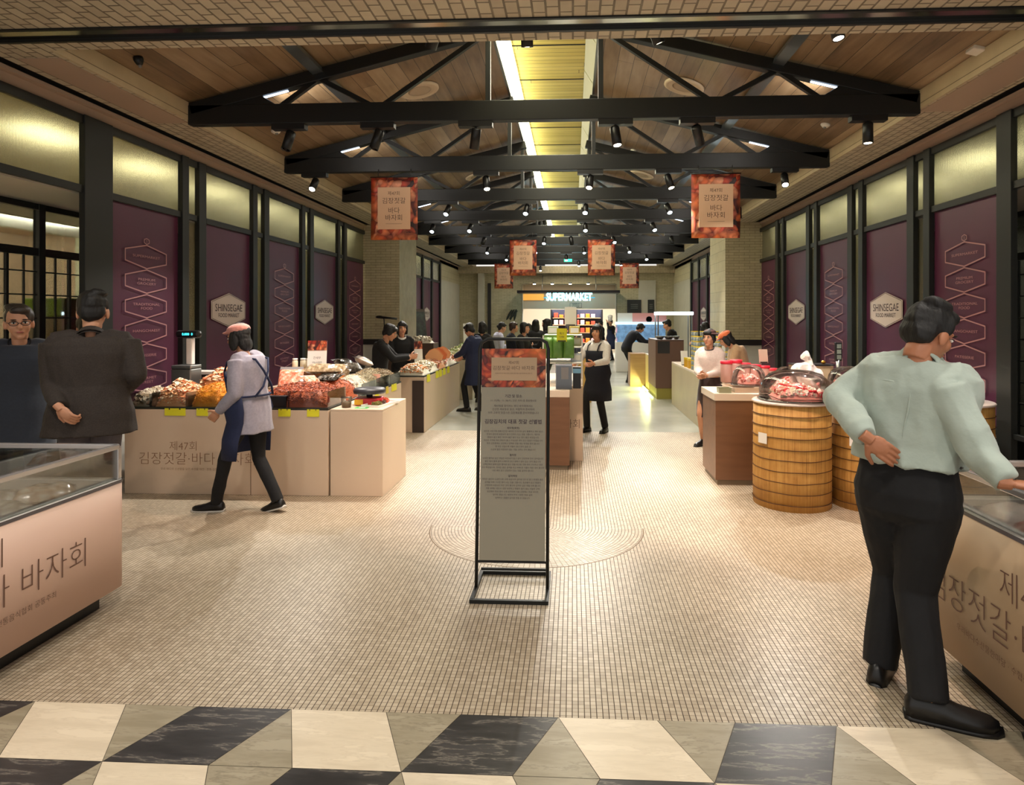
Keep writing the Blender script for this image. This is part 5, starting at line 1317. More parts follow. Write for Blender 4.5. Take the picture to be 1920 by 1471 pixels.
    # ---- apron
    if o.get('apron'):
        am = o['apron']; mb = MB(); back = o.get('apronback', False)
        rows = [(.36, 52, .018), (.28, 58, .02), (.17, 62, .024), (.125, 105, .024), (0, 112, .03), (-.1, 108, .036), (-.25, 100, .042), (-o.get('apl', .46), 96, .05)]
        n_ = 16; pr = 0
        for z, ang, inf2 in rows:
            rx, ry = None, None
            for (z0, a0, b0, _), (z1, a1, b1, _) in zip(SEC, SEC[1:]):
                if z0 <= z <= z1: f = (z - z0) / (z1 - z0); rx, ry = a0 + (a1 - a0) * f, b0 + (b1 - b0) * f
            if rx is None: rx, ry = .168, .125
            c, q = spine(z)
            for i in range(n_ + 1):
                a = PI / 2 + math.radians(-ang + 2 * ang * i / n_); ca, sa = math.cos(a), math.sin(a)
                x = (rx * fw + inf2 + inf + .008) * k * math.copysign(abs(ca) ** .83, ca); y = (ry + inf2 + inf + .008) * k * math.copysign(abs(sa) ** .83, sa)
                mb.v.append(tuple(c + q @ Vector((x, y, 0))))
            if pr:
                o0 = (pr - 1) * (n_ + 1)
                for i in range(n_): mb.f.append((o0 + i, o0 + i + 1, o0 + n_ + 2 + i, o0 + n_ + 1 + i)); mb.m.append(0); mb.sm.append(True)
            pr += 1
        ap = mb.build('apron', am, t); md_ = ap.modifiers.new('s', 'SOLIDIFY'); md_.thickness = .008; md_.offset = 1
        mb = MB()
        for s in (-1, 1):
            pts = []
            for z, x, y in ((.36, .09, .13), (.44, .095, .095), (.487, .09, .01), (.44, .09, -.105), (.33, .03 * 1, -.135), (.2, -.06, -.135), (.12, -.13, -.10)):
                c, q = spine(z); pts.append(c + q @ Vector((s * x * fw, y + (math.copysign(inf, y) if y else 0), 0)) * 1)
            mb.tube([p for p in pts], .010 * k, 6)
        c, q = spine(.125); mb.tube([q @ Vector((math.cos(a) * (.15 * fw + inf + .022) * k, math.sin(a) * (.107 + inf + .022) * k, 0)) + c for a in [2 * PI * i / 28 for i in range(29)]], .010 * k, 6)
        mb.build('apron_strap', am, t)
    # ---- headwear, glasses
    R3 = Matrix([[HM[i][j] / hk for j in range(3)] for i in range(3)])
    hat = o.get('hat')
    if hat:
        kind, hm_ = hat; mb = MB()
        def E(c, r): mb.ell(HM @ Vector(c), tuple(q * hk for q in r), 16, R3)
        if kind == 'cap': E((0, -.01, .068), (.092, .108, .06)); E((0, .085, .058), (.062, .06, .012))
        if kind == 'kerchief': E((0, -.02, .06), (.093, .106, .066)); E((0, -.10, .035), (.05, .05, .045))
        if kind == 'beret': E((0, -.04, .085), (.105, .115, .042)); E((0, -.01, .06), (.09, .1, .035))
        if kind == 'toque':
            mb.lathe([(.082 * hk, .04 * hk), (.085 * hk, .12 * hk), (.10 * hk, .2 * hk), (.10 * hk, .27 * hk), (.0, .3 * hk)], 16, M=HM @ Matrix.Scale(1 / hk, 4)); mb.lathe([(.0, .039 * hk), (.082 * hk, .04 * hk)], 16, M=HM @ Matrix.Scale(1 / hk, 4)); mb.build('hat', hm_, t)
        if kind == 'brimmed':
            E((0, -.03, .075), (.088, .10, .05)); Mv = HM.copy()
            E((.0, -.05, .055), (.13, .14, .012)); E((0, -.16, .05), (.06, .09, .02))
        if kind != 'toque': fused(mb, .007 if fine or o.get('mid') else .012, 2).build('hat', hm_, t)
    if o.get('glasses'):
        mb = MB()
        for sx in (-1, 1):
            mb.tube([HM @ Vector((sx * .032 + .024 * math.cos(a), .1, .0 + .016 * math.sin(a))) for a in [i * PI / 8 for i in range(17)]], .0022 * hk, 5)
            mb.tube([HM @ Vector((sx * .056, .098, .004)), HM @ Vector((sx * .078, .0, .0))], .002 * hk, 5)
        mb.tube([HM @ Vector((-.008, .103, .003)), HM @ Vector((.008, .103, .003))], .002 * hk, 5)
        mb.build('glasses', BLK, t)
    return t
def cloth(name, c, r=.85, n=(60, .08), bump=(26, .25, .008), sheen=.2): return mat(name, c, r, noise_=n, bump=bump, sheen=sheen)
BLKCLOTH = cloth('black_cloth', (15, 15, 18), sheen=0); NAVY = cloth('navy_cloth', (27, 36, 68), sheen=0); NAVYD = cloth('dark_navy_cloth', (20, 24, 38), sheen=0); BROWNC = cloth('brown_tweed', (50, 42, 37), n=(120, .25), sheen=0)
LAV = cloth('lavender_grey_cloth', (150, 146, 160)); MINT = cloth('pale_mint_shirt', (170, 182, 172), n=(5, .05), bump=(9, .5, .02)); WSHIRT = cloth('white_shirt_cloth', (222, 216, 210)); PINKW = cloth('pinkish_white_cloth', (212, 190, 180))
GREYT = cloth('grey_trouser', (84, 80, 88)); DBROWN = cloth('dark_brown_cloth', (58, 42, 42)); TAN = cloth('tan_jacket', (176, 140, 104)); PINKH = cloth('dusty_pink_cap', (204, 136, 124)); ORH = cloth('orange_cap', (216, 110, 64))
SHOEB = mat('black_leather', (18, 17, 18), .35); SOLEW = mat('white_sole', (206, 200, 192), .6); TIGHT = cloth('beige_stocking', (190, 140, 104))
def wv(px, py, Z): return tuple(atd(px, py, Z))
# man in the pale shirt, right foreground
person('person in a pale mint shirt and black trousers leaning over the right freezer', (1.43, 2.86), math.radians(-48), 1.78, dict(fine=True, ts=1.15, headk=1.06, legs=.925, skin=SKIN_D, hair='short', top=MINT, bottom=BLKCLOTH, tuck=True, collar=MINT, belt=BLK, bulk=.04, broad=1.12, deep=1.08, trw=1.26, yoke=True, wrinkle=.0085, shk=1.12,
    w=dict(pelvis=wv(1700, 917, 2.82), shL=wv(1648, 695, 2.93), shR=wv(1776, 728, 2.66), elL=wv(1568, 742, 2.93), wrL=wv(1628, 822, 2.68), elR=wv(1836, 848, 2.56), wrR=wv(1888, 905, 2.44), head=wv(1742, 624, 2.76),
           anL=tuple(Vector(wv(1648, 1240, 2.93))), anR=tuple(Vector((1.46, 2.70, .088)))),
    lean=.10, side=.10, twist=math.radians(14), hyaw=math.radians(-28), hpitch=.35, fdL=(.55, .8, 0), fdR=(.95, -.32, 0), hdL=(.72, -.12, -.55), pnL=(.1, 1, .1), curlL=.22, hdR=(.8, -.3, -.05), pnR=(0, 0, -1), curlR=.3, kpoleL=(0, 1, 0), kpoleR=(-.7, .7, 0)))
# man in the brown jacket with his back to the camera
person('person in a dark brown jacket seen from behind, standing behind the left freezer', (-3.34, 4.28), math.radians(26), 1.83, dict(fine=True, headk=1.1, hair='short', top=BROWNC, topname='jacket', bottom=GREYT, len=.14, bulk=.04, broad=1.13, collar=BROWNC, wrinkle=.003,
    w=dict(elL=wv(98, 722, 4.35), wrL=wv(112, 764, 4.2), elR=wv(256, 702, 4.5), wrR=wv(222, 740, 4.85)), lean=.04, hyaw=.1, hpitch=.1, footR=(.02, -.02, 0), footL=(-.12, 0, 0), curlL=.5, hdL=(.5, .1, -.6), pnL=(0, 1, .2)))
person('person with glasses and greying hair in a dark coat at the left edge', (-4.30, 4.78), math.radians(216), 1.74, dict(mid=True, headk=1.1, hair='short', hairm=HAIRG, glasses=True, skin=SKIN, top=cloth('blue_grey_coat', (40, 46, 58)), topname='coat', len=.30, bulk=.03, bottom=NAVYD, collar=BLKCLOTH, hpitch=.1, hyaw=.15, hroll=.05))
person('person in dark clothes seen from behind between the two men on the left', (-4.20, 5.36), math.radians(40), 1.69, dict(mid=True, top=BLKCLOTH, topname='jacket', bottom=BLKCLOTH, len=.15, bulk=.03, lean=.2, hair='short'))
# walking woman
person('person in a lavender grey smock, navy apron and pink cap walking left past the counter', (-2.73, 5.30), math.radians(82), 1.60, dict(fine=True, fem=True, hair='bob', hat=('cap', PINKH), top=LAV, topname='smock', len=.20, bulk=.032, bottom=BLKCLOTH, apron=NAVY, apl=.42, shoe=SHOEB, sole=SOLEW, trw=.92, wrinkle=.004,
    lean=.10, hpitch=.12, hyaw=.05, footL=(-.04, .30, 0), footR=(.05, -.23, .02), pitchR=-.3, handL=(-.17, .18, .86), handR=(.20, .16, .80), epoleR=(.4, -1, -.2), epoleL=(-.3, -1, -.2)))
# behind and beside the left displays
person('person in a black top facing right behind the side run of the counter', (-2.66, 8.68), math.radians(-78), 1.58, dict(mid=True, fem=True, hair='shortf', top=BLKCLOTH, lean=.12, hpitch=.35, handL=(-.1, .42, 1.10), handR=(.1, .42, 1.10)))
person('person with bobbed hair and black jacket facing the camera behind the second left counter', (-2.80, 10.35), math.radians(205), 1.58, dict(mid=True, fem=True, hair='bob', top=BLKCLOTH, collar=WSHIRT, handL=(-.1, .3, 1.0), handR=(.1, .3, 1.0)))
person('person in a long navy coat standing at the end of the second left counter', (-1.73, 11.15), math.radians(66), 1.56, dict(mid=True, fem=True, hair='shortf', top=NAVY, topname='coat', len=.42, bulk=.03, bottom=BLKCLOTH, hpitch=.4, handL=(-.1, .34, .95), handR=(.12, .32, .92), footL=(-.1, .08, 0), footR=(.1, -.12, 0)))
person('person in a long black coat seen from behind, left of the sign stand', (-1.76, 12.35), math.radians(-8), 1.56, dict(mid=True, hair='bob', fem=True, top=BLKCLOTH, topname='coat', len=.42, bulk=.02))
person('person in a pale lavender shirt in the group beyond the sign stand', (-1.62, 13.9), math.radians(-60), 1.55, dict(fem=True, hair='tied', top=cloth('pale_lavender', (190, 190, 214)), bottom=NAVYD, hpitch=.3, handL=(-.1, .3, 1.0)))
person('person in a navy jacket facing right in the group beyond the sign stand', (-1.27, 13.2), math.radians(-75), 1.55, dict(hair='shortf', hairm=mat('brown_hair', (50, 32, 22), .5), fem=True, top=NAVYD, handL=(-.1, .3, 1.0), handR=(.1, .3, 1.0)))
person('person with dark hair in a black top turned right, at the middle of the group', (-.97, 12.3), math.radians(-110), 1.55, dict(fem=True, hair='bob', top=BLKCLOTH, handL=(-.1, .3, 1.0), handR=(.1, .3, .98)))
person('person in a light shirt partly hidden in the group beyond the sign stand', (-1.02, 14.9), math.radians(150), 1.5, dict(fem=True, hair='bob', top=cloth('pale_blue_shirt', (196, 204, 220)), bottom=NAVYD))
person('person with long black hair seen from behind in the group', (-.80, 13.9), math.radians(15), 1.6, dict(fem=True, hair='long', top=BLKCLOTH, len=.3, topname='coat'))
person('person in a black padded jacket with long hair turned left, next to the green packs', (-.50, 13.1), math.radians(60), 1.62, dict(fem=True, hair='long', top=BLKCLOTH, bulk=.045, topname='padded_jacket', len=.2, handL=(-.1, .3, 1.05)))
# apron woman on the aisle
person('person in a white shirt and navy apron standing in the aisle beside the centre counter', (.36, 9.26), math.radians(146), 1.545, dict(mid=True, fem=True, hair='bob', top=WSHIRT, bulk=.022, bottom=BLKCLOTH, apron=NAVYD, apl=.42, collar=WSHIRT, hyaw=.25, handR=(.16, .36, .98), handL=(-.14, .34, 1.0), footL=(-.1, -.04, 0), footR=(.12, .1, 0)))
# far people
person('chef in a tall white hat and navy apron at the far opening', (1.47, 24.6), math.radians(120), 1.56, dict(hair='short', hat=('toque', PAPER), top=BLKCLOTH, apron=NAVY, bottom=NAVYD, handL=(-.1, .25, 1.45), epoleL=(-.5, 0, -1)))
person('person in dark clothes standing inside the far shop', (-.05, 27.0), math.radians(160), 1.68, dict(hair='short', top=DBROWN, len=.3, topname='coat'))
person('person in dark clothes just left of the chef', (1.12, 25.0), math.radians(100), 1.5, dict(hair='shortf', top=BLKCLOTH, bottom=NAVYD))
person('person in navy bending over the oak counter on the right side of the aisle', (1.42, 16.1), math.radians(-78), 1.62, dict(mid=True, fem=True, hair='shortf', top=NAVYD, bottom=BLKCLOTH, lean=.75, hpitch=.15, hip=(0, -.08, 0), handL=(-.12, .55, 1.02), handR=(.12, .55, 1.02)))
person('person in black facing left behind the tall dark brown counter', (2.35, 15.2), math.radians(70), 1.60, dict(mid=True, hair='short', top=BLKCLOTH, hpitch=.3, lean=.1, handL=(-.1, .3, 1.1), handR=(.1, .3, 1.1)))
person('person with black hair facing away behind the stacked yellow lidded cans', (2.62, 12.5), math.radians(40), 1.56, dict(mid=True, fem=True, hair='bob', top=NAVYD, hpitch=.3, handL=(-.1, .35, 1.1)))
person('person with a dark brown hat and pinkish blouse standing behind the white topped counter', (1.76, 8.3), math.radians(150), 1.49, dict(mid=True, fem=True, hair='shortf', hat=('brimmed', cloth('brown_hat', (74, 44, 40), sheen=0)), top=PINKW, bulk=.025, tuck=True, collar=DBROWN, skirt=True, bottom=DBROWN, handL=(-.03, .26, .92), handR=(.03, .27, .93), hyaw=-.1))
person('person with an orange cap and tan jacket bending forward behind the blouse person', (2.36, 9.08), math.radians(80), 1.50, dict(mid=True, fem=True, hair='bob', hat=('cap', ORH), top=TAN, bulk=.04, lean=.3, hpitch=.4, handL=(-.1, .35, .9), handR=(.1, .35, .9)))
# ---------------------------------------------------------------- right side and middle displays
REED = None
def reed_mat():
    t = NT('reed_matting'); sp = t.n('ShaderNodeSeparateXYZ'); t.l(t.coord(), sp.inputs[0])
    ang = t.math('ARCTAN2', sp.outputs[1], sp.outputs[0])
    cb = t.n('ShaderNodeCombineXYZ'); t.l(t.math('MULTIPLY', ang, 26), cb.inputs[0]); t.l(t.math('MULTIPLY', sp.outputs[2], 1.6), cb.inputs[2])
    nz = t.noise(1.0, 5, cb.outputs[0], .7)
    cb2 = t.n('ShaderNodeCombineXYZ'); t.l(t.math('MULTIPLY', ang, 3), cb2.inputs[0]); t.l(t.math('MULTIPLY', sp.outputs[2], 14), cb2.inputs[2])
    n2 = t.noise(.8, 3, cb2.outputs[0])
    f = t.math('ADD', t.math('MULTIPLY', nz.outputs[0], .75), t.math('MULTIPLY', n2.outputs[0], .25))
    t.l(t.ramp(f, [(.3, lin((120, 78, 30))), (.45, lin((184, 132, 62))), (.6, lin((206, 158, 84))), (.75, lin((222, 180, 110)))]), t.b.inputs['Base Color'])
    t.b.inputs['Roughness'].default_value = .6; t.bump(nz.outputs[0], .6, .01); return t.m
REED = reed_mat(); CORD = mat('dark_cord', (84, 50, 24), .8)
def barrel(x, y, r, h, label):
    t = thing('reed_barrel', label, 'barrel', (x, y, 0), 0, 'reed wrapped barrels in front of the right wall')
    mb = MB(); n = 64
    prof = [(r * 1.0, 0), (r * 1.0, h)]
    mb.lathe([(r + .0, .0), (r + .003, h * .3), (r, h * .6), (r - .002, h)], n); mb.build('reed_wrap', REED, t)
    for i in range(9):
        z = h * (.06 + i * .105)
        pts = [((r + .004) * Vector((math.cos(a), math.sin(a), 0)) + Vector((0, 0, z + .006 * noise.noise(Vector((math.cos(a) * 2 + x, math.sin(a) * 2, i * 3.1)))))) for a in [2 * PI * q / 48 for q in range(49)]]
        m2 = MB(); m2.tube(pts, .0035, 5, cap=False); m2.build('cord', CORD, t)
    m2 = MB(); m2.lathe([(0, h), (r + .01, h), (r + .012, h + .012), (r, h + .022), (0, h + .022)], 48); m2.build('lid', mat('plastic_wrap_white', (222, 206, 196), .25, bump=(12, .3, .01)), t)
    return t
B1 = barrel(1.945, 5.80, .327, .895, 'reed wrapped barrel leftmost of three, beside the white topped counter')
barrel(2.63, 5.80, .327, .895, 'reed wrapped barrel in the middle, behind the arm of the man in the pale shirt')
barrel(3.315, 5.80, .327, .895, 'reed wrapped barrel rightmost of three, mostly hidden behind the pale shirt man')
for x, y, lab in ((1.655, 5.65, 'small white paper label on the left barrel'), (2.44, 5.52, 'white paper label on the middle barrel behind the elbow')):
    t = thing('paper_label', lab, 'label', (x, y, .60)); d = Vector((x - (1.945 if x < 2 else 2.615), y - 5.80, 0)).normalized()
    M = frame_M((0, 0, 0), (-d.y, d.x, 0)) if False else frame_M((d.x * .012, d.y * .012, 0), (-d.y * 1.0, d.x * 1.0, 0))
    w_ = .05 if x < 2 else .10; mb = MB()
    mb.add([M @ Vector(p) for p in ((-w_, -.045, 0), (w_, -.045, 0), (w_, .045, 0), (-w_, .045, 0), (-w_, -.045, -.002), (w_, -.045, -.002), (w_, .045, -.002), (-w_, .045, -.002))], [(0, 1, 2, 3), (7, 6, 5, 4), (0, 4, 5, 1), (1, 5, 6, 2), (2, 6, 7, 3), (3, 7, 4, 0)]); mb.build('paper', PAPER, t)
# counter with white top
counter('wood_counter', 'brown wood counter with a thick white top, left of the barrels', 1.40, 2.35, 6.36, 6.98, .90, BROWNW, SLAB, .07, .015, .05, mat('kick_grey', (128, 112, 92), .5))
counter('wood_counter', 'back counter behind the barrels carrying the big clear domes', 2.37, 3.75, 6.36, 7.35, .90, BROWNW, SLAB, .07, .0, .05)
def dome(x, y, z, r, hh, label, contents, rz=0, sx=1.0, ncon=60, size=.05, base=None):
    t = thing('clear_dome', label, 'dome cover', (x, y, z), rz)
    mb = MB(); prof = [(r, 0), (r * .99, hh * .3), (r * .9, hh * .62), (r * .7, hh * .86), (r * .4, hh * .97), (0, hh)]
    mb.lathe(prof, 32, M=Matrix.Scale(sx, 4, (1, 0, 0))); mb.build('dome_shell', glass_mat('dome_plastic', (254, 250, 250), .02, .04), t)
    mb = MB(); mb.lathe([(r * 1.04, -.0), (r * 1.04, .008), (r * .98, .012)], 32, M=Matrix.Scale(sx, 4, (1, 0, 0))); mb.build('dome_rim', glass_mat('rim_plastic', (230, 225, 225), .25), t)
    heap('seafood_heap', contents[0], x - r * .64 * sx, x + r * .64 * sx, y - r * .64, y + r * .64, z + .014, hh * .38, contents[1], ncon, 'chunk', size, seed=int(abs(x * 100 + y * 10)), cat='seafood', rz=rz)
def tray(x, y, z, sx, sy, label, m=None, rz=0):
    t = thing('shallow_tray', label, 'tray', (x, y, z), rz); m = m or mat('cream_tray', (214, 190, 166), .35)
    mb = MB(); mb.box(-sx / 2, sx / 2, -sy / 2, sy / 2, 0, .012); mb.build('tray_base', m, t)
    mb = MB()
    vs = []
    for f, zz in ((.96, 0), (1.04, .05)):
        for a, b in ((-1, -1), (1, -1), (1, 1), (-1, 1)): vs.append((a * sx / 2 * f, b * sy / 2 * f, zz))
    for f, zz in ((1.08, .05),):
        for a, b in ((-1, -1), (1, -1), (1, 1), (-1, 1)): vs.append((a * sx / 2 * f, b * sy / 2 * f, zz))
    mb.add(vs, [(i, (i + 1) % 4, 4 + (i + 1) % 4, 4 + i) for i in range(4)] + [(4 + i, 4 + (i + 1) % 4, 8 + (i + 1) % 4, 8 + i) for i in range(4)]); mb.build('tray_rim', m, t)
tray(1.83, 6.62, .90, .50, .36, 'cream tray under the first clear dome on the white topped counter', rz=.1)
dome(1.80, 6.66, .955, .17, .21, 'clear dome on the cream tray at the left end', ('pale pink seafood under the leftmost clear dome', C_PINK))
dome(2.12, 6.62, .905, .18, .20, 'clear dome between the cream tray and the red lidded jars', ('pink seafood under the second clear dome', C_PINK + C_WHITE))
dome(2.30, 6.95, .905, .17, .22, 'clear dome at the back beside the red lidded jars', ('pinkish seafood under the back clear dome', C_PINK))
dome(1.97, 5.78, .925, .31, .26, 'largest clear dome, on the lid of the left barrel', ('red and pink seafood under the largest dome', C_PINK + C_WHITE + cm('bright_red', (214, 60, 66))), ncon=220)
dome(2.66, 5.82, .925, .30, .28, 'large clear dome on the middle barrel beside the white plastic bag', ('pink seafood on the middle barrel', C_PINK + C_WHITE), ncon=120)
dome(3.25, 5.82, .925, .28, .26, 'clear dome on the rightmost barrel behind the man in the pale shirt', ('pale seafood on the rightmost barrel', C_WHITE + C_PINK), ncon=80)
dome(2.85, 6.75, .905, .22, .24, 'clear dome on the back counter behind the white plastic bag', ('brown seafood under the dome on the back counter', C_BROWN + C_PINK))
tray(1.50, 6.44, .90, .12, .10, 'small green grey dish at the left end of the white top', mat('dish_grey', (150, 150, 120), .4))
# red ladle
t = thing('red_ladle', 'red ladle lying under the largest clear dome', 'ladle', (1.93, 5.70, 1.03), -.5); mb = MB(); mb.tube([(-.12, 0, .03), (.12, 0, -.01)], .008, 8); mb.build('handle', mat('red_plastic', (206, 26, 40), .3), t); mb = MB(); mb.ell((.15, 0, -.02), (.04, .03, .015), 12); mb.build('bowl', mat('red_plastic', (206, 26, 40), .3), t)
# red lidded jars
RL = mat('red_lid', (214, 30, 56), .35); JAR = glass_mat('jar_clear', (240, 200, 190), .06)
jn = 0
def jar(x, y, z, r, h, label, lid, fill, grp):
    t = thing('lidded_jar', label, 'jar', (x, y, z), 0, grp)
    mb = MB(); mb.lathe([(r * .9, 0), (r, .01), (r, h * .8), (r * .9, h * .86)], 20); mb.build('jar_body', fill, t)
    mb = MB(); mb.lathe([(r * .98, h * .86), (r * 1.02, h * .88), (r * 1.02, h), (0, h)], 20); mb.build('lid', lid, t)
pos = ('at the far left', 'second from the left', 'third from the left', 'in the middle', 'fifth from the left', 'sixth from the left', 'at the right end')
for i, (px, py, hh) in enumerate(((1362, 676, .2), (1380, 674, .22), (1396, 680, .2), (1415, 683, .24), (1432, 685, .24), (1446, 690, .22), (1424, 697, .2))):
    p = atd(px, py, 7.35); jar(p.x, p.y, .90, .068, p.z - .90, 'clear jar with a bright red lid behind the domes, ' + pos[i], RL, mat('jar_pinkish', (200, 150, 140), .2, coat=.6), 'red lidded jars')
counter('back_counter', 'cream counter carrying the red lidded jars', 1.75, 2.34, 7.02, 7.6, .895, VINYL, SLAB, .04)
# box, scale pole, plastic bag
t = thing('display_box', 'pale open box with a dark lid and a brass knob behind the domes', 'box', (2.62, 7.2, .90)); mb = MB(); mb.box(-.2, .2, -.12, .12, 0, .22); mb.build('box_body', mat('box_tan', (180, 160, 130), .6), t, bevel=.004); mb = MB(); mb.box(-.21, .21, -.13, .13, .22, .235); mb.build('lid', BLK, t); mb = MB(); mb.ell((.12, -.05, .255), (.025, .025, .02), 10); mb.build('knob', mat('brass', (206, 150, 60), .3, .9), t)
t = thing('scale_display', 'narrow upright display on a thin post behind the white plastic bag', 'display', (2.83, 6.98, .90)); mb = MB(); mb.tube([(0, 0, 0), (0, 0, .30)], .022, 8); mb.build('post', SILV, t); mb = MB(); mb.box(-.035, .035, -.02, .02, .28, .48); q = mb.build('display_head', BLK, t, bevel=.006)
for i in range(3): mb = MB(); mb.box(-.022, .022, -.023, -.019, .30 + i * .058, .345 + i * .058); mb.build('window', mat('grey_green_display', (120, 130, 120), .3), q)
t = thing('plastic_bag', 'white plastic bag bundled between the big domes', 'bag', (2.36, 6.58, .90)); mb = MB()
mb.ell((0, 0, .13), (.15, .11, .13), 20); mb.ell((-.05, 0, .2), (.10, .08, .1), 16); mb.tube([(0, 0, .24), (.02, 0, .32), (-.03, .01, .36)], [.05, .02, .05], 10); mb = fused(mb, .009, 2, .018, 3)
mb.build('bag_body', mat('white_bag', (244, 232, 228), .3, bump=(20, .6, .02)), t); mb = MB(); mb.ell((.02, 0, .32), (.03, .03, .02), 10); mb.build('knot', mat('white_bag', (244, 232, 228), .3), t)
card_stand('price_card', 'small pale card standing behind the red lidded jars', 2.20, 7.5, 1.12, .10, .16, mat('pale_pink_card', (214, 180, 160), .6))
# beige counter with stacked cans
counter('display_counter', 'long beige counter with a glass shelf edge carrying yellow lidded cans', 1.88, 2.50, 9.45, 12.3, .80, mat('pale_stone_front', (186, 172, 140), .4, noise_=(2, .08)), SLAB, .03)
YL = mat('yellow_lid', (226, 196, 40), .35); CANB = mat('can_blue_label', (112, 130, 146), .35, noise_=(40, .5), col2=(196, 196, 180))
cols = [(1.96, 10.0, 5), (1.96, 10.2, 7), (2.10, 10.0, 6), (2.24, 10.02, 7), (2.10, 10.2, 8), (2.24, 10.22, 8), (2.38, 10.1, 4), (1.96, 10.42, 8), (2.10, 10.42, 8)]
cn = ['front stack on the aisle edge', 'second stack on the aisle edge', 'front stack in the middle file', 'front stack in the far file', 'second stack in the middle file', 'second stack in the far file', 'stack farthest from the aisle', 'third stack on the aisle edge', 'third stack in the middle file']
for c_, (x, y, n_) in enumerate(cols):
    for i in range(n_):
        jar(x, y, .80 + i * .078, .058, .076, f'yellow lidded can, {cn[c_]}, ' + ('bottom', 'second up', 'third up', 'fourth up', 'fifth up', 'sixth up', 'seventh up', 'eighth up')[i], YL, CANB, 'yellow lidded cans')
for i, (x, y) in enumerate(((1.96, 10.75), (2.12, 10.8), (1.97, 11.0), (2.13, 11.05))):
    t = thing('product_box', 'yellow and brown product box on the beige counter, ' + ('nearest the aisle', 'second', 'third', 'farthest')[i], 'box', (x, y, .80), .2 * i, 'product boxes beside the cans'); mb = MB(); mb.box(-.05, .05, -.07, .07, 0, .13); mb.build('carton', DBROWN if i % 2 else mat('mustard_box', (206, 156, 40), .5), t, bevel=.003); mb = MB(); mb.box(-.051, .051, -.071, .071, .13, .16); mb.build('top_band', YL, t)
card_stand('price_card', 'white card leaning at the end of the beige counter', 1.97, 11.4, .80, .12, .26, PAPER, 0, .3)
# oak and dark counters farther right
counter('oak_counter', 'oak counter block beside the bending person', 1.36, 1.75, 15.3, 15.9, .78, OAKW, OAKW, .02)
ctc = counter('cream_counter', 'cream counter block lit yellow at its foot', 1.70, 1.98, 14.4, 15.1, .80, mat('cream_block', (216, 192, 128), .5), SLAB, .03)
ctd = counter('dark_brown_counter', 'tall dark brown counter with a black panel', 1.66, 2.22, 12.95, 14.2, 1.19, mat('dark_brown_front', (104, 76, 62), .5), mat('dark_brown_top', (84, 60, 50), .4), .03, 0, .22, mat('kick_painted_glow', (150, 140, 60), .5))  # yellow glow of the foot strip is painted into the kick colour
mb = MB(); mb.box(-.24, -.0, -.632, -.626, .92, 1.16); mb.build('black_panel', BLK, ctd)
for i, (x, y, w_) in enumerate(((1.62, 13.6, .08), (1.66, 14.8, .06))):
    t = thing('floor_light_strip', 'yellow green light strip at the foot of the ' + ('dark brown' if i == 0 else 'cream') + ' counter', 'light strip', (x, y, 0.005)); mb = MB(); mb.box(-.012, .012, -.5, .5, 0, .012); mb.build('strip', mat('yellow_strip', (240, 250, 120), .5, emit=7), t); mb = MB(); mb.box(.012, .02, -.5, .5, 0, .02); mb.build('channel', SILV, t)
    add_light('AREA', (x - .05, y, .15), 9, (.95, 1, .35), (x - .4, y, 0), .8, sy=.1)
# pots and glass canopy over the counter
for i, (x, y, r) in enumerate(((1.78, 13.2, .09), (1.96, 13.2, .10), (2.13, 13.3, .07))):
    t = thing('metal_bowl', 'shiny metal bowl on the tall dark brown counter, ' + ('left', 'middle and largest', 'right')[i], 'bowl', (x, y, 1.19), 0, 'metal bowls'); mb = MB(); mb.lathe([(0, 0), (r * .6, .005), (r, .06), (r * .98, .065), (r * .5, .02), (0, .018)], 18); mb.build('bowl_wall', SILV, t); mb = MB(); mb.lathe([(r * 1.0, .063), (r * 1.04, .068), (r * .97, .07)], 18); mb.build('rim', SILV, t)
t = thing('glass_canopy', 'bright glowing canopy shelf on thin posts above the dark brown counter', 'canopy', (2.55, 16.4, 0))
mb = MB(); mb.box(-.45, .45, -.3, .3, 1.70, 1.78); mb.build('light_panel', mat('canopy_glow', (226, 246, 255), .3, emit=3.0), t, bevel=.01)
for a, b in ((-.42, -.27), (.42, -.27), (-.42, .27), (.42, .27)): mb = MB(); mb.box(a - .015, a + .015, b - .015, b + .015, 0, 1.70); mb.build('post', SILV, t)
t = thing('display_fridge', 'blue lit counter fridge with a pink sign on top', 'fridge', (2.05, 19.6, 0)); mb = MB(); mb.box(-.75, .75, -.3, .3, 0, .9); mb.build('cabinet', PAPER, t, bevel=.01); mb = MB(); mb.box(-.72, .72, -.28, .28, .9, 1.42); mb.build('glass_case', mat('blue_case', (110, 150, 190), .15, noise_=(9, .5), emit=.35), t); mb = MB(); mb.box(-.75, .75, -.3, .3, 1.42, 1.5); mb.build('case_top', mat('cyan_edge', (190, 225, 240), .3, emit=.8), t)
t2 = thing('pink_sign', 'pink and white sign with a round emblem on the blue lit fridge', 'sign', (2.2, 19.5, 1.50)); mb = MB(); mb.box(-.4, .62, -.02, .02, 0, .27); mb.build('board', mat('pink_sign', (230, 160, 156), .5), t2); mb = MB(); mb.box(-.85, -.4, -.02, .02, 0, .27); mb.build('white_board', PAPER, t2)
mb = MB(); mb.lathe([(0, -.022), (.09, -.022)], 20, M=Matrix.Translation((.1, -.0, .08)) @ Matrix.Rotation(PI / 2, 4, 'X') @ Matrix.Translation((0, 0, .045))); mb.build('emblem', PAPER, t2)
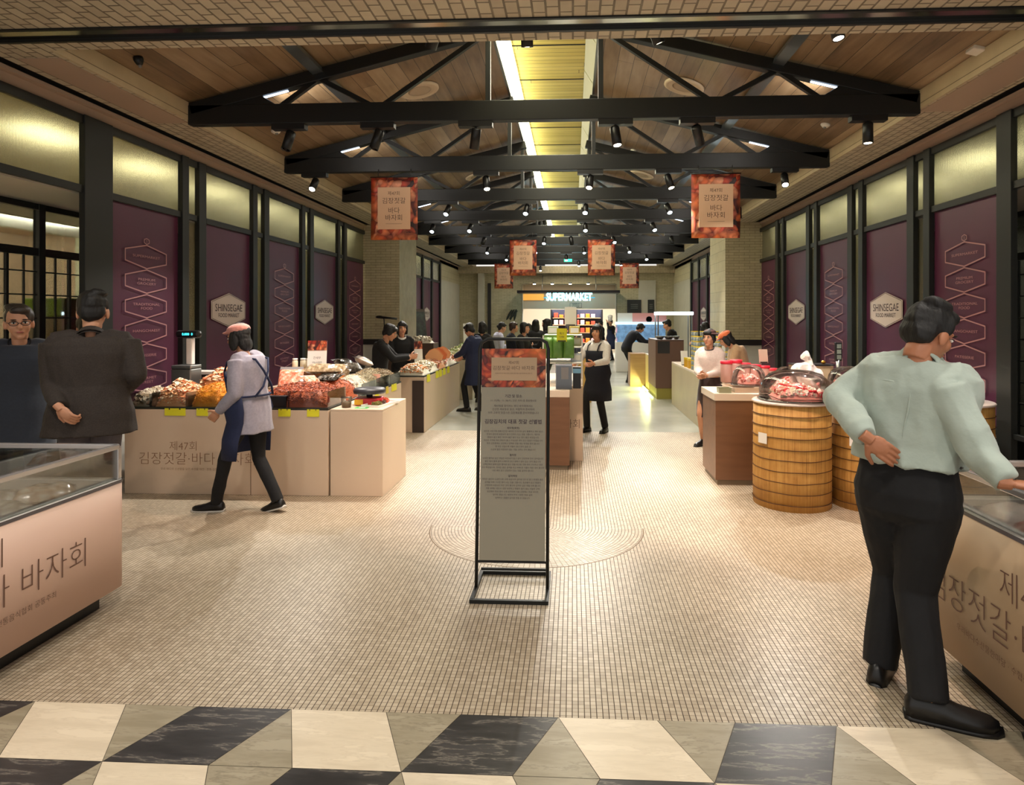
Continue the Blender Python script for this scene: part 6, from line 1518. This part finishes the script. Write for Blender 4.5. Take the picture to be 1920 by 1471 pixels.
# menu boards
for x0, x1, lab in ((1175, 1201, 'dark menu board on the far wall, left of two'), (1213, 1225, 'narrow dark menu board on the far wall, right of two')):
    xa, xb = fx(x0), fx(x1); t = thing('menu_board', lab, 'menu board', ((xa + xb) / 2, YW - .07, 0), 0, 'menu boards on the far wall'); w_ = (xb - xa) / 2
    z0, z1 = H + (594 - 630) * YW / F, H + (594 - 562) * YW / F
    mb = MB(); mb.box(-w_, w_, -.02, 0.0, z0, z1); mb.build('panel', mat('chalk_dark', (38, 40, 38), .5), t)
    mb = MB(); [mb.box(-w_ * .5, w_ * .5, -.024, -.02, z1 - .2 - i * .07, z1 - .18 - i * .07) for i in range(3)]; mb.build('chalk_lines', mat('chalk', (120, 122, 114), .6), t)
# ---------------------------------------------------------------- centre counter and goods
counter('centre_counter', 'small brown counter with a white slab top right behind the sign stand', -.56, -.035, 6.90, 7.3, .86, BROWNW, SLAB, .075, .0, .05, mat('kick_grey', (128, 112, 92), .5))
cb_ = counter('display_counter', 'beige counter with brown lettering beside the small brown counter', -.40, .115, 7.34, 9.0, .86, VINYL, VINYL, .02)
mb = MB(); put_text(mb, '바자회', .115, frame_M((.09, -.833, .42), (1, 0, 0)) , thin=.01, sx=.9); mb.build('lettering', TBROWN, cb_)
t = thing('gift_box', 'dark gift box with a clear crinkled wrap and a tan label', 'gift box', (-.10, 7.05, .86), .05); mb = MB(); mb.box(-.085, .085, -.05, .05, 0, .26); mb.build('carton', mat('dark_box', (58, 52, 50), .3), t, bevel=.006)
mb = MB(); mb.box(-.03, .05, -.054, -.05, .11, .24); mb.build('tan_label', mat('tan_label', (170, 140, 90), .5), t); mb = MB(); mb.box(-.09, .09, -.057, .057, .0, .28); mb.build('clear_wrap', glass_mat('wrap', (235, 235, 240), .12, .08), t)
t = thing('gift_box', 'black upright box with a blue band right of the tan labelled gift box', 'gift box', (.045, 7.12, .86), 0); mb = MB(); mb.box(-.045, .045, -.05, .05, 0, .24); mb.build('carton', BLK, t, bevel=.005); mb = MB(); mb.box(-.046, .046, -.051, .051, .17, .22); mb.build('band', mat('blue_band', (110, 160, 190), .4), t)
t = thing('wire_rack', 'white shelf rack behind the gift boxes carrying the green packs', 'rack', (-.13, 7.9, .86))
for i, z in enumerate((.24, .42, .56)): mb = MB(); mb.box(-.22, .24, -.35 + i * .12, .35, z, z + .012); mb.build('shelf', PAPER, t)
for a, b in ((-.22, -.35), (.24, -.35), (-.22, .34), (.24, .34)): mb = MB(); mb.box(a - .008, a + .008, b - .008, b + .008, 0, .57); mb.build('post', PAPER, t)
for i, x in enumerate((-.30, -.18, -.05)):
    bag('green_pack', 'green pouch standing on the rack, ' + ('leftmost', 'middle', 'rightmost')[i] + ' of three', x, 7.62, 1.112, .13, .25, .1, PK_GREEN, 0, 1.45, seal=True, win=mat('green_pale', (130, 170, 90), .4), group='green pouches', seed=70 + i)
for i, (x, y, z, m, lab) in enumerate(((-.28, 8.0, 1.292, mat('olive_boxes', (150, 160, 110), .5), 'olive box on the rack, at the left'), (-.12, 8.05, 1.292, mat('blue_boxes', (90, 120, 160), .5), 'blue box on the rack, middle'), (.04, 8.05, 1.292, mat('cream_boxes', (224, 214, 180), .5), 'cream box on the rack, at the right'),
        (-.25, 8.1, 1.432, mat('pale_green_boxes', (190, 200, 170), .5), 'pale green box on the top shelf'), (.02, 8.1, 1.432, mat('gold_boxes', (206, 180, 90), .5), 'gold box on the top shelf'), (.04, 7.75, 1.112, mat('white_blue_boxes', (200, 206, 214), .5), 'white and blue box beside the green pouches'))):
    t = thing('product_box', lab, 'box', (x, y, z)); mb = MB(); mb.box(-.065, .065, -.06, .06, 0, .10); mb.build('carton', m, t, bevel=.003); mb = MB(); mb.box(-.05, .05, -.062, -.06, .02, .08); mb.build('label', PAPER, t)
card_stand('price_card', 'bright yellow placard standing above the green pouches', -.13, 7.55, 1.36, .12, .155, YEL, 0, .05, cat='price card', lines=(('특가', .6, .03), ('9,900', .35, .025)))
card_stand('poster_card', 'white poster standing on the goods rack behind the yellow placard', -.03, 8.2, 1.54, .15, .24, PAPER, 0, .05, cat='poster')
counter('yellow_stool', 'yellow wooden crate beyond the rack', .10, .36, 12.4, 12.8, .95, mat('yellow_wood', (206, 164, 84), .5), mat('yellow_wood', (206, 164, 84), .5), .04)
# ---------------------------------------------------------------- far shop: canopy, blue sign, shelves, plant
def fz(y, Y=YW): return H + (594 - y) * Y / F
t = thing('shop_canopy', 'dark flat canopy over the far opening carrying the blue lit sign', 'canopy', (0, YW - 1.2, 0)); Yc = YW - 1.2
xa, xb = (969 - 1074) * Yc / F, (1162 - 1074) * Yc / F
mb = MB(); mb.box(xa, xb, 0, 1.15, fz(549, Yc), fz(544, Yc)); mb.build('canopy_slab', BLK, t); mb = MB()
for x in (-1.2, .9): mb.tube([(x, .5, fz(545, Yc)), (x, 1.1, 3.3)], .015, 6)
mb.build('tie_rod', SILV, t)
t = thing('neon_sign', 'glowing cyan white shop sign hanging under the dark canopy', 'sign', ((1067 - 1074) * Yc / F, YW - 1.15, fz(557, Yc)))
mb = MB(); put_text(mb, 'SUPERMARKET', .40, frame_M((0, 0, 0), (1, 0, 0)), thin=-.03, sx=.66); mb.build('lettering', mat('neon_cyan', (190, 250, 255), .4, emit=9, emit_col=(120, 225, 255)), t)
mb = MB(); mb.box(-.98, .98, .02, .05, -.03, .0); mb.build('glow_bar', mat('cyan_glow', (40, 150, 190), .4, emit=.9), t)  # glowing bar added behind the letters to imitate their cyan glow
t = thing('wall_panel', 'orange backlit panel on the far shop front, left of the blue sign', 'panel', (-1.6, YW + .45, 2.50)); mb = MB(); mb.box(-.42, .42, 0, .04, -.17, .17); mb.build('light_face', mat('orange_panel', (226, 160, 70), .5, emit=.5), t); mb = MB(); mb.box(-.44, .44, .04, .05, -.19, .19); mb.build('panel_frame', mat('tan_frame', (150, 120, 90), .5), t)
mb = MB(); mb.box(oL, oR, YW + .5, YW + .56, 1.98, zo); struct(mb.build('wall_shop_header', mat('shop_header', (206, 186, 160), .55)))
t = thing('shop_sign', 'small framed dark lettered sign on the beige header', 'sign', (.12, YW + .495, 2.12)); mb = MB(); ring(mb, [(-.24, -.1), (.24, -.1), (.24, .1), (-.24, .1)], .012, frame_M((0, -.004, 0), (1, 0, 0))); mb.build('sign_frame', INK, t); mb = MB(); put_text(mb, 'SIMPLY', .095, frame_M((0, -.005, .045), (1, 0, 0))); put_text(mb, 'COOK', .095, frame_M((0, -.005, -.04), (1, 0, 0))); mb.build('lettering', INK, t)
for i in range(4):
    x = fx(1002 + i * 33.5); t = thing('downlight', 'small round downlight above the canopy, ' + ('leftmost', 'second', 'third', 'rightmost')[i], 'downlight', (x, YW - .1, zo + .02), 0, 'downlights in the far opening'); mb = MB(); mb.lathe([(.07, 0), (.07, .06), (0, .06)], 14); mb.build('housing', SILV, t); mb = MB(); mb.ell((0, 0, -.005), (.06, .06, .03), 12); mb.build('bulb', LENS, t)
t = thing('shelf_unit', 'dark shop shelving with wooden shelves and red goods in the far shop', 'shelf', (.12, 29.0, 0)); Ys = 29.0
w0, w1 = (1032 - 1074) * Ys / F - .12, (1130 - 1074) * Ys / F - .12
mb = MB(); mb.box(w0, w1, .3, .35, 0, fz(580, Ys)); mb.build('back_panel', mat('navy_back', (40, 42, 60), .5), t)
for z in (.5, .95, 1.3, 1.62): mb = MB(); mb.box(w0 + .1, w1 - .1, 0, .3, z - .03, z); mb.build('shelf', OAKW, t)
for x in (w0, w1 - .05, (w0 + w1) / 2 - .02): mb = MB(); mb.box(x, x + .05, 0, .32, 0, fz(580, Ys)); mb.build('upright', BLK, t)
rr = random.Random(9); q = 0
RC = [mat('goods_red', (200, 60, 40), .4), mat('goods_orange', (230, 110, 30), .4), mat('goods_white', (226, 216, 206), .4), mat('goods_pink', (226, 150, 150), .4)]
rowname = {.5: 'lowest', .95: 'second', 1.3: 'third', 1.62: 'top'}
for z in (.5, .95, 1.3, 1.62):
    for i in range(8):
        x = w0 + .25 + i * (w1 - w0 - .45) / 8 + .12; o = MB(); hh = rr.uniform(.12, .22); o.box(-.09, .09, -.08, .08, 0, hh); o = o.build('packaged_goods', rr.choice(RC), None, bevel=.01); o.location = (x, Ys + .10, z + .004)
        tag(o, f'red or orange package on the {rowname[z]} shelf of the far shop, ' + ('first', 'second', 'third', 'fourth', 'fifth', 'sixth', 'seventh', 'eighth')[i] + ' from the left', 'package', 'packages in the far shop')
def plant(x, y, h, r, label, n=26, pot=True, base=0):
    t = thing('potted_plant', label, 'plant', (x, y, base)); mb = MB(); rnd = random.Random(int(x * 7 + 40))
    for i in range(n):
        a = rnd.uniform(0, 6.28); el = rnd.uniform(.3, 1.3); L = r * rnd.uniform(.8, 1.2); pts = []
        for q in range(6): s = q / 5; pts.append(Vector((math.cos(a) * L * s * math.cos(el) * 1.2, math.sin(a) * L * s * math.cos(el), h * .45 + L * math.sin(el) * s * 1.3 - L * .45 * s * s)))
        sd = Vector((-math.sin(a), math.cos(a), 0)); wd = L * .10; vs = []
        for q, p in enumerate(pts): w_ = wd * math.sin(PI * (q + .35) / 5.6); vs += [p - sd * w_, p + sd * w_]
        mb.add(vs, [(2 * q, 2 * q + 1, 2 * q + 3, 2 * q + 2) for q in range(5)], 0, True)
    mb.build('leaves', mat('plant_green', (60, 110, 48), .45, noise_=(3, .35)), t); mb = MB(); mb.tube([(0, 0, 0), (0, 0, h * .5)], .03, 8); mb.build('stem', mat('stem_green', (70, 80, 40), .7), t)
    if pot: mb = MB(); mb.lathe([(0, 0), (.16, 0), (.2, .35), (.17, .35), (.16, .3), (0, .3)], 18); mb.build('pot', mat('pot_grey', (110, 104, 94), .6), t)
plant(-1.30, 24.7, 1.5, .62, 'tall leafy green plant at the left of the far opening', 34)
plant(-2.2, 25.2, 1.0, .35, 'smaller green plant next to the tall plant', 20)
plant(4.95 + .35, 4.9, 1.1, .7, 'green plant behind the shop window at the right edge', 40)
t = thing('wall_leaf_art', 'dark leaf shaped decoration fixed on the far brick wall', 'wall decoration', (fx(960), YW - .03, fz(590)))
for i, (dx, a) in enumerate(((-.12, -.5), (0, -.35), (.12, -.2), (.05, -.75))): mb = MB(); mb.ell((0, 0, 0), (.05, .015, .24), 12, Matrix.Rotation(-a, 3, 'Y')); o = mb.build('leaf', mat('dark_leaf', (30, 38, 30), .5), t); o.location = (dx, 0, 0)
t = thing('exit_sign', 'small green exit sign glowing between the last trusses', 'exit sign', ((1065 - 1074) * 21.55 / F, 21.53, fz(488, 21.55))); mb = MB(); mb.box(-.14, .14, 0, .04, -.055, .055); mb.build('housing', BLK, t); mb = MB(); mb.box(-.13, .13, -.004, 0, -.045, .045); mb.build('green_face', mat('exit_green', (40, 220, 150), .4, emit=2.5), t); mb = MB(); mb.tube([(0, .02, .05), (0, .02, 3.6 - fz(488, 21.55))], .008, 5); mb.build('hanger', BLK, t)
# pieces seen behind the left shop window
t = thing('green_crate', 'lime green crate behind the left shop window', 'crate', (-5.9, 7.05, 0)); mb = MB(); mb.box(-.25, .25, -.2, .2, 1.65, 1.86); mb.build('crate_box', mat('lime', (150, 180, 50), .5), t, bevel=.02); mb = MB(); mb.box(-.27, .27, -.22, .22, 0, 1.65); mb.build('stand', mat('shop_stand', (190, 160, 130), .6), t)
# studio like mic arm on the left pillar
t = thing('lamp_arm', 'dark thin arm lamp in front of the left brick pillar', 'lamp', (tuple(atd(700, 640, 12.9))[0], 13.45, 1.6));
mb = MB(); mb.tube([(.02, 0, -.5), (0, 0, 0), (-.02, 0, .04)], .012, 6); mb.lathe([(0, -.5), (.08, -.5), (.08, -.48), (0, -.48)], 12); mb.build('pole', BLK, t); mb = MB(); mb.tube([(-.12, 0, .05), (.28, 0, .01)], [.03, .02], 8); mb.ell((-.1, 0, .05), (.09, .03, .03), 10); mb.build('lamp_head', BLK, t)
# white papers taped to the counters, ledge behind the left displays
t = thing('glass_ledge', 'pale ledge with a thin glass guard behind the flakes on the left', 'ledge', (-3.9, 6.95, 0)); mb = MB(); mb.box(-.4, .4, -.1, .1, 0, 1.02); mb.build('ledge_body', mat('ledge_dark', (60, 48, 42), .5), t); mb = MB(); mb.box(-.4, .4, -.12, .12, 1.02, 1.05); mb.build('ledge_top', PAPER, t)
bpy.data.scenes.remove(WORK)
for o in bpy.data.objects:
    if 'label' in o and not (4 <= len(o['label'].split()) <= 16): print('LABELLEN', o['label'])
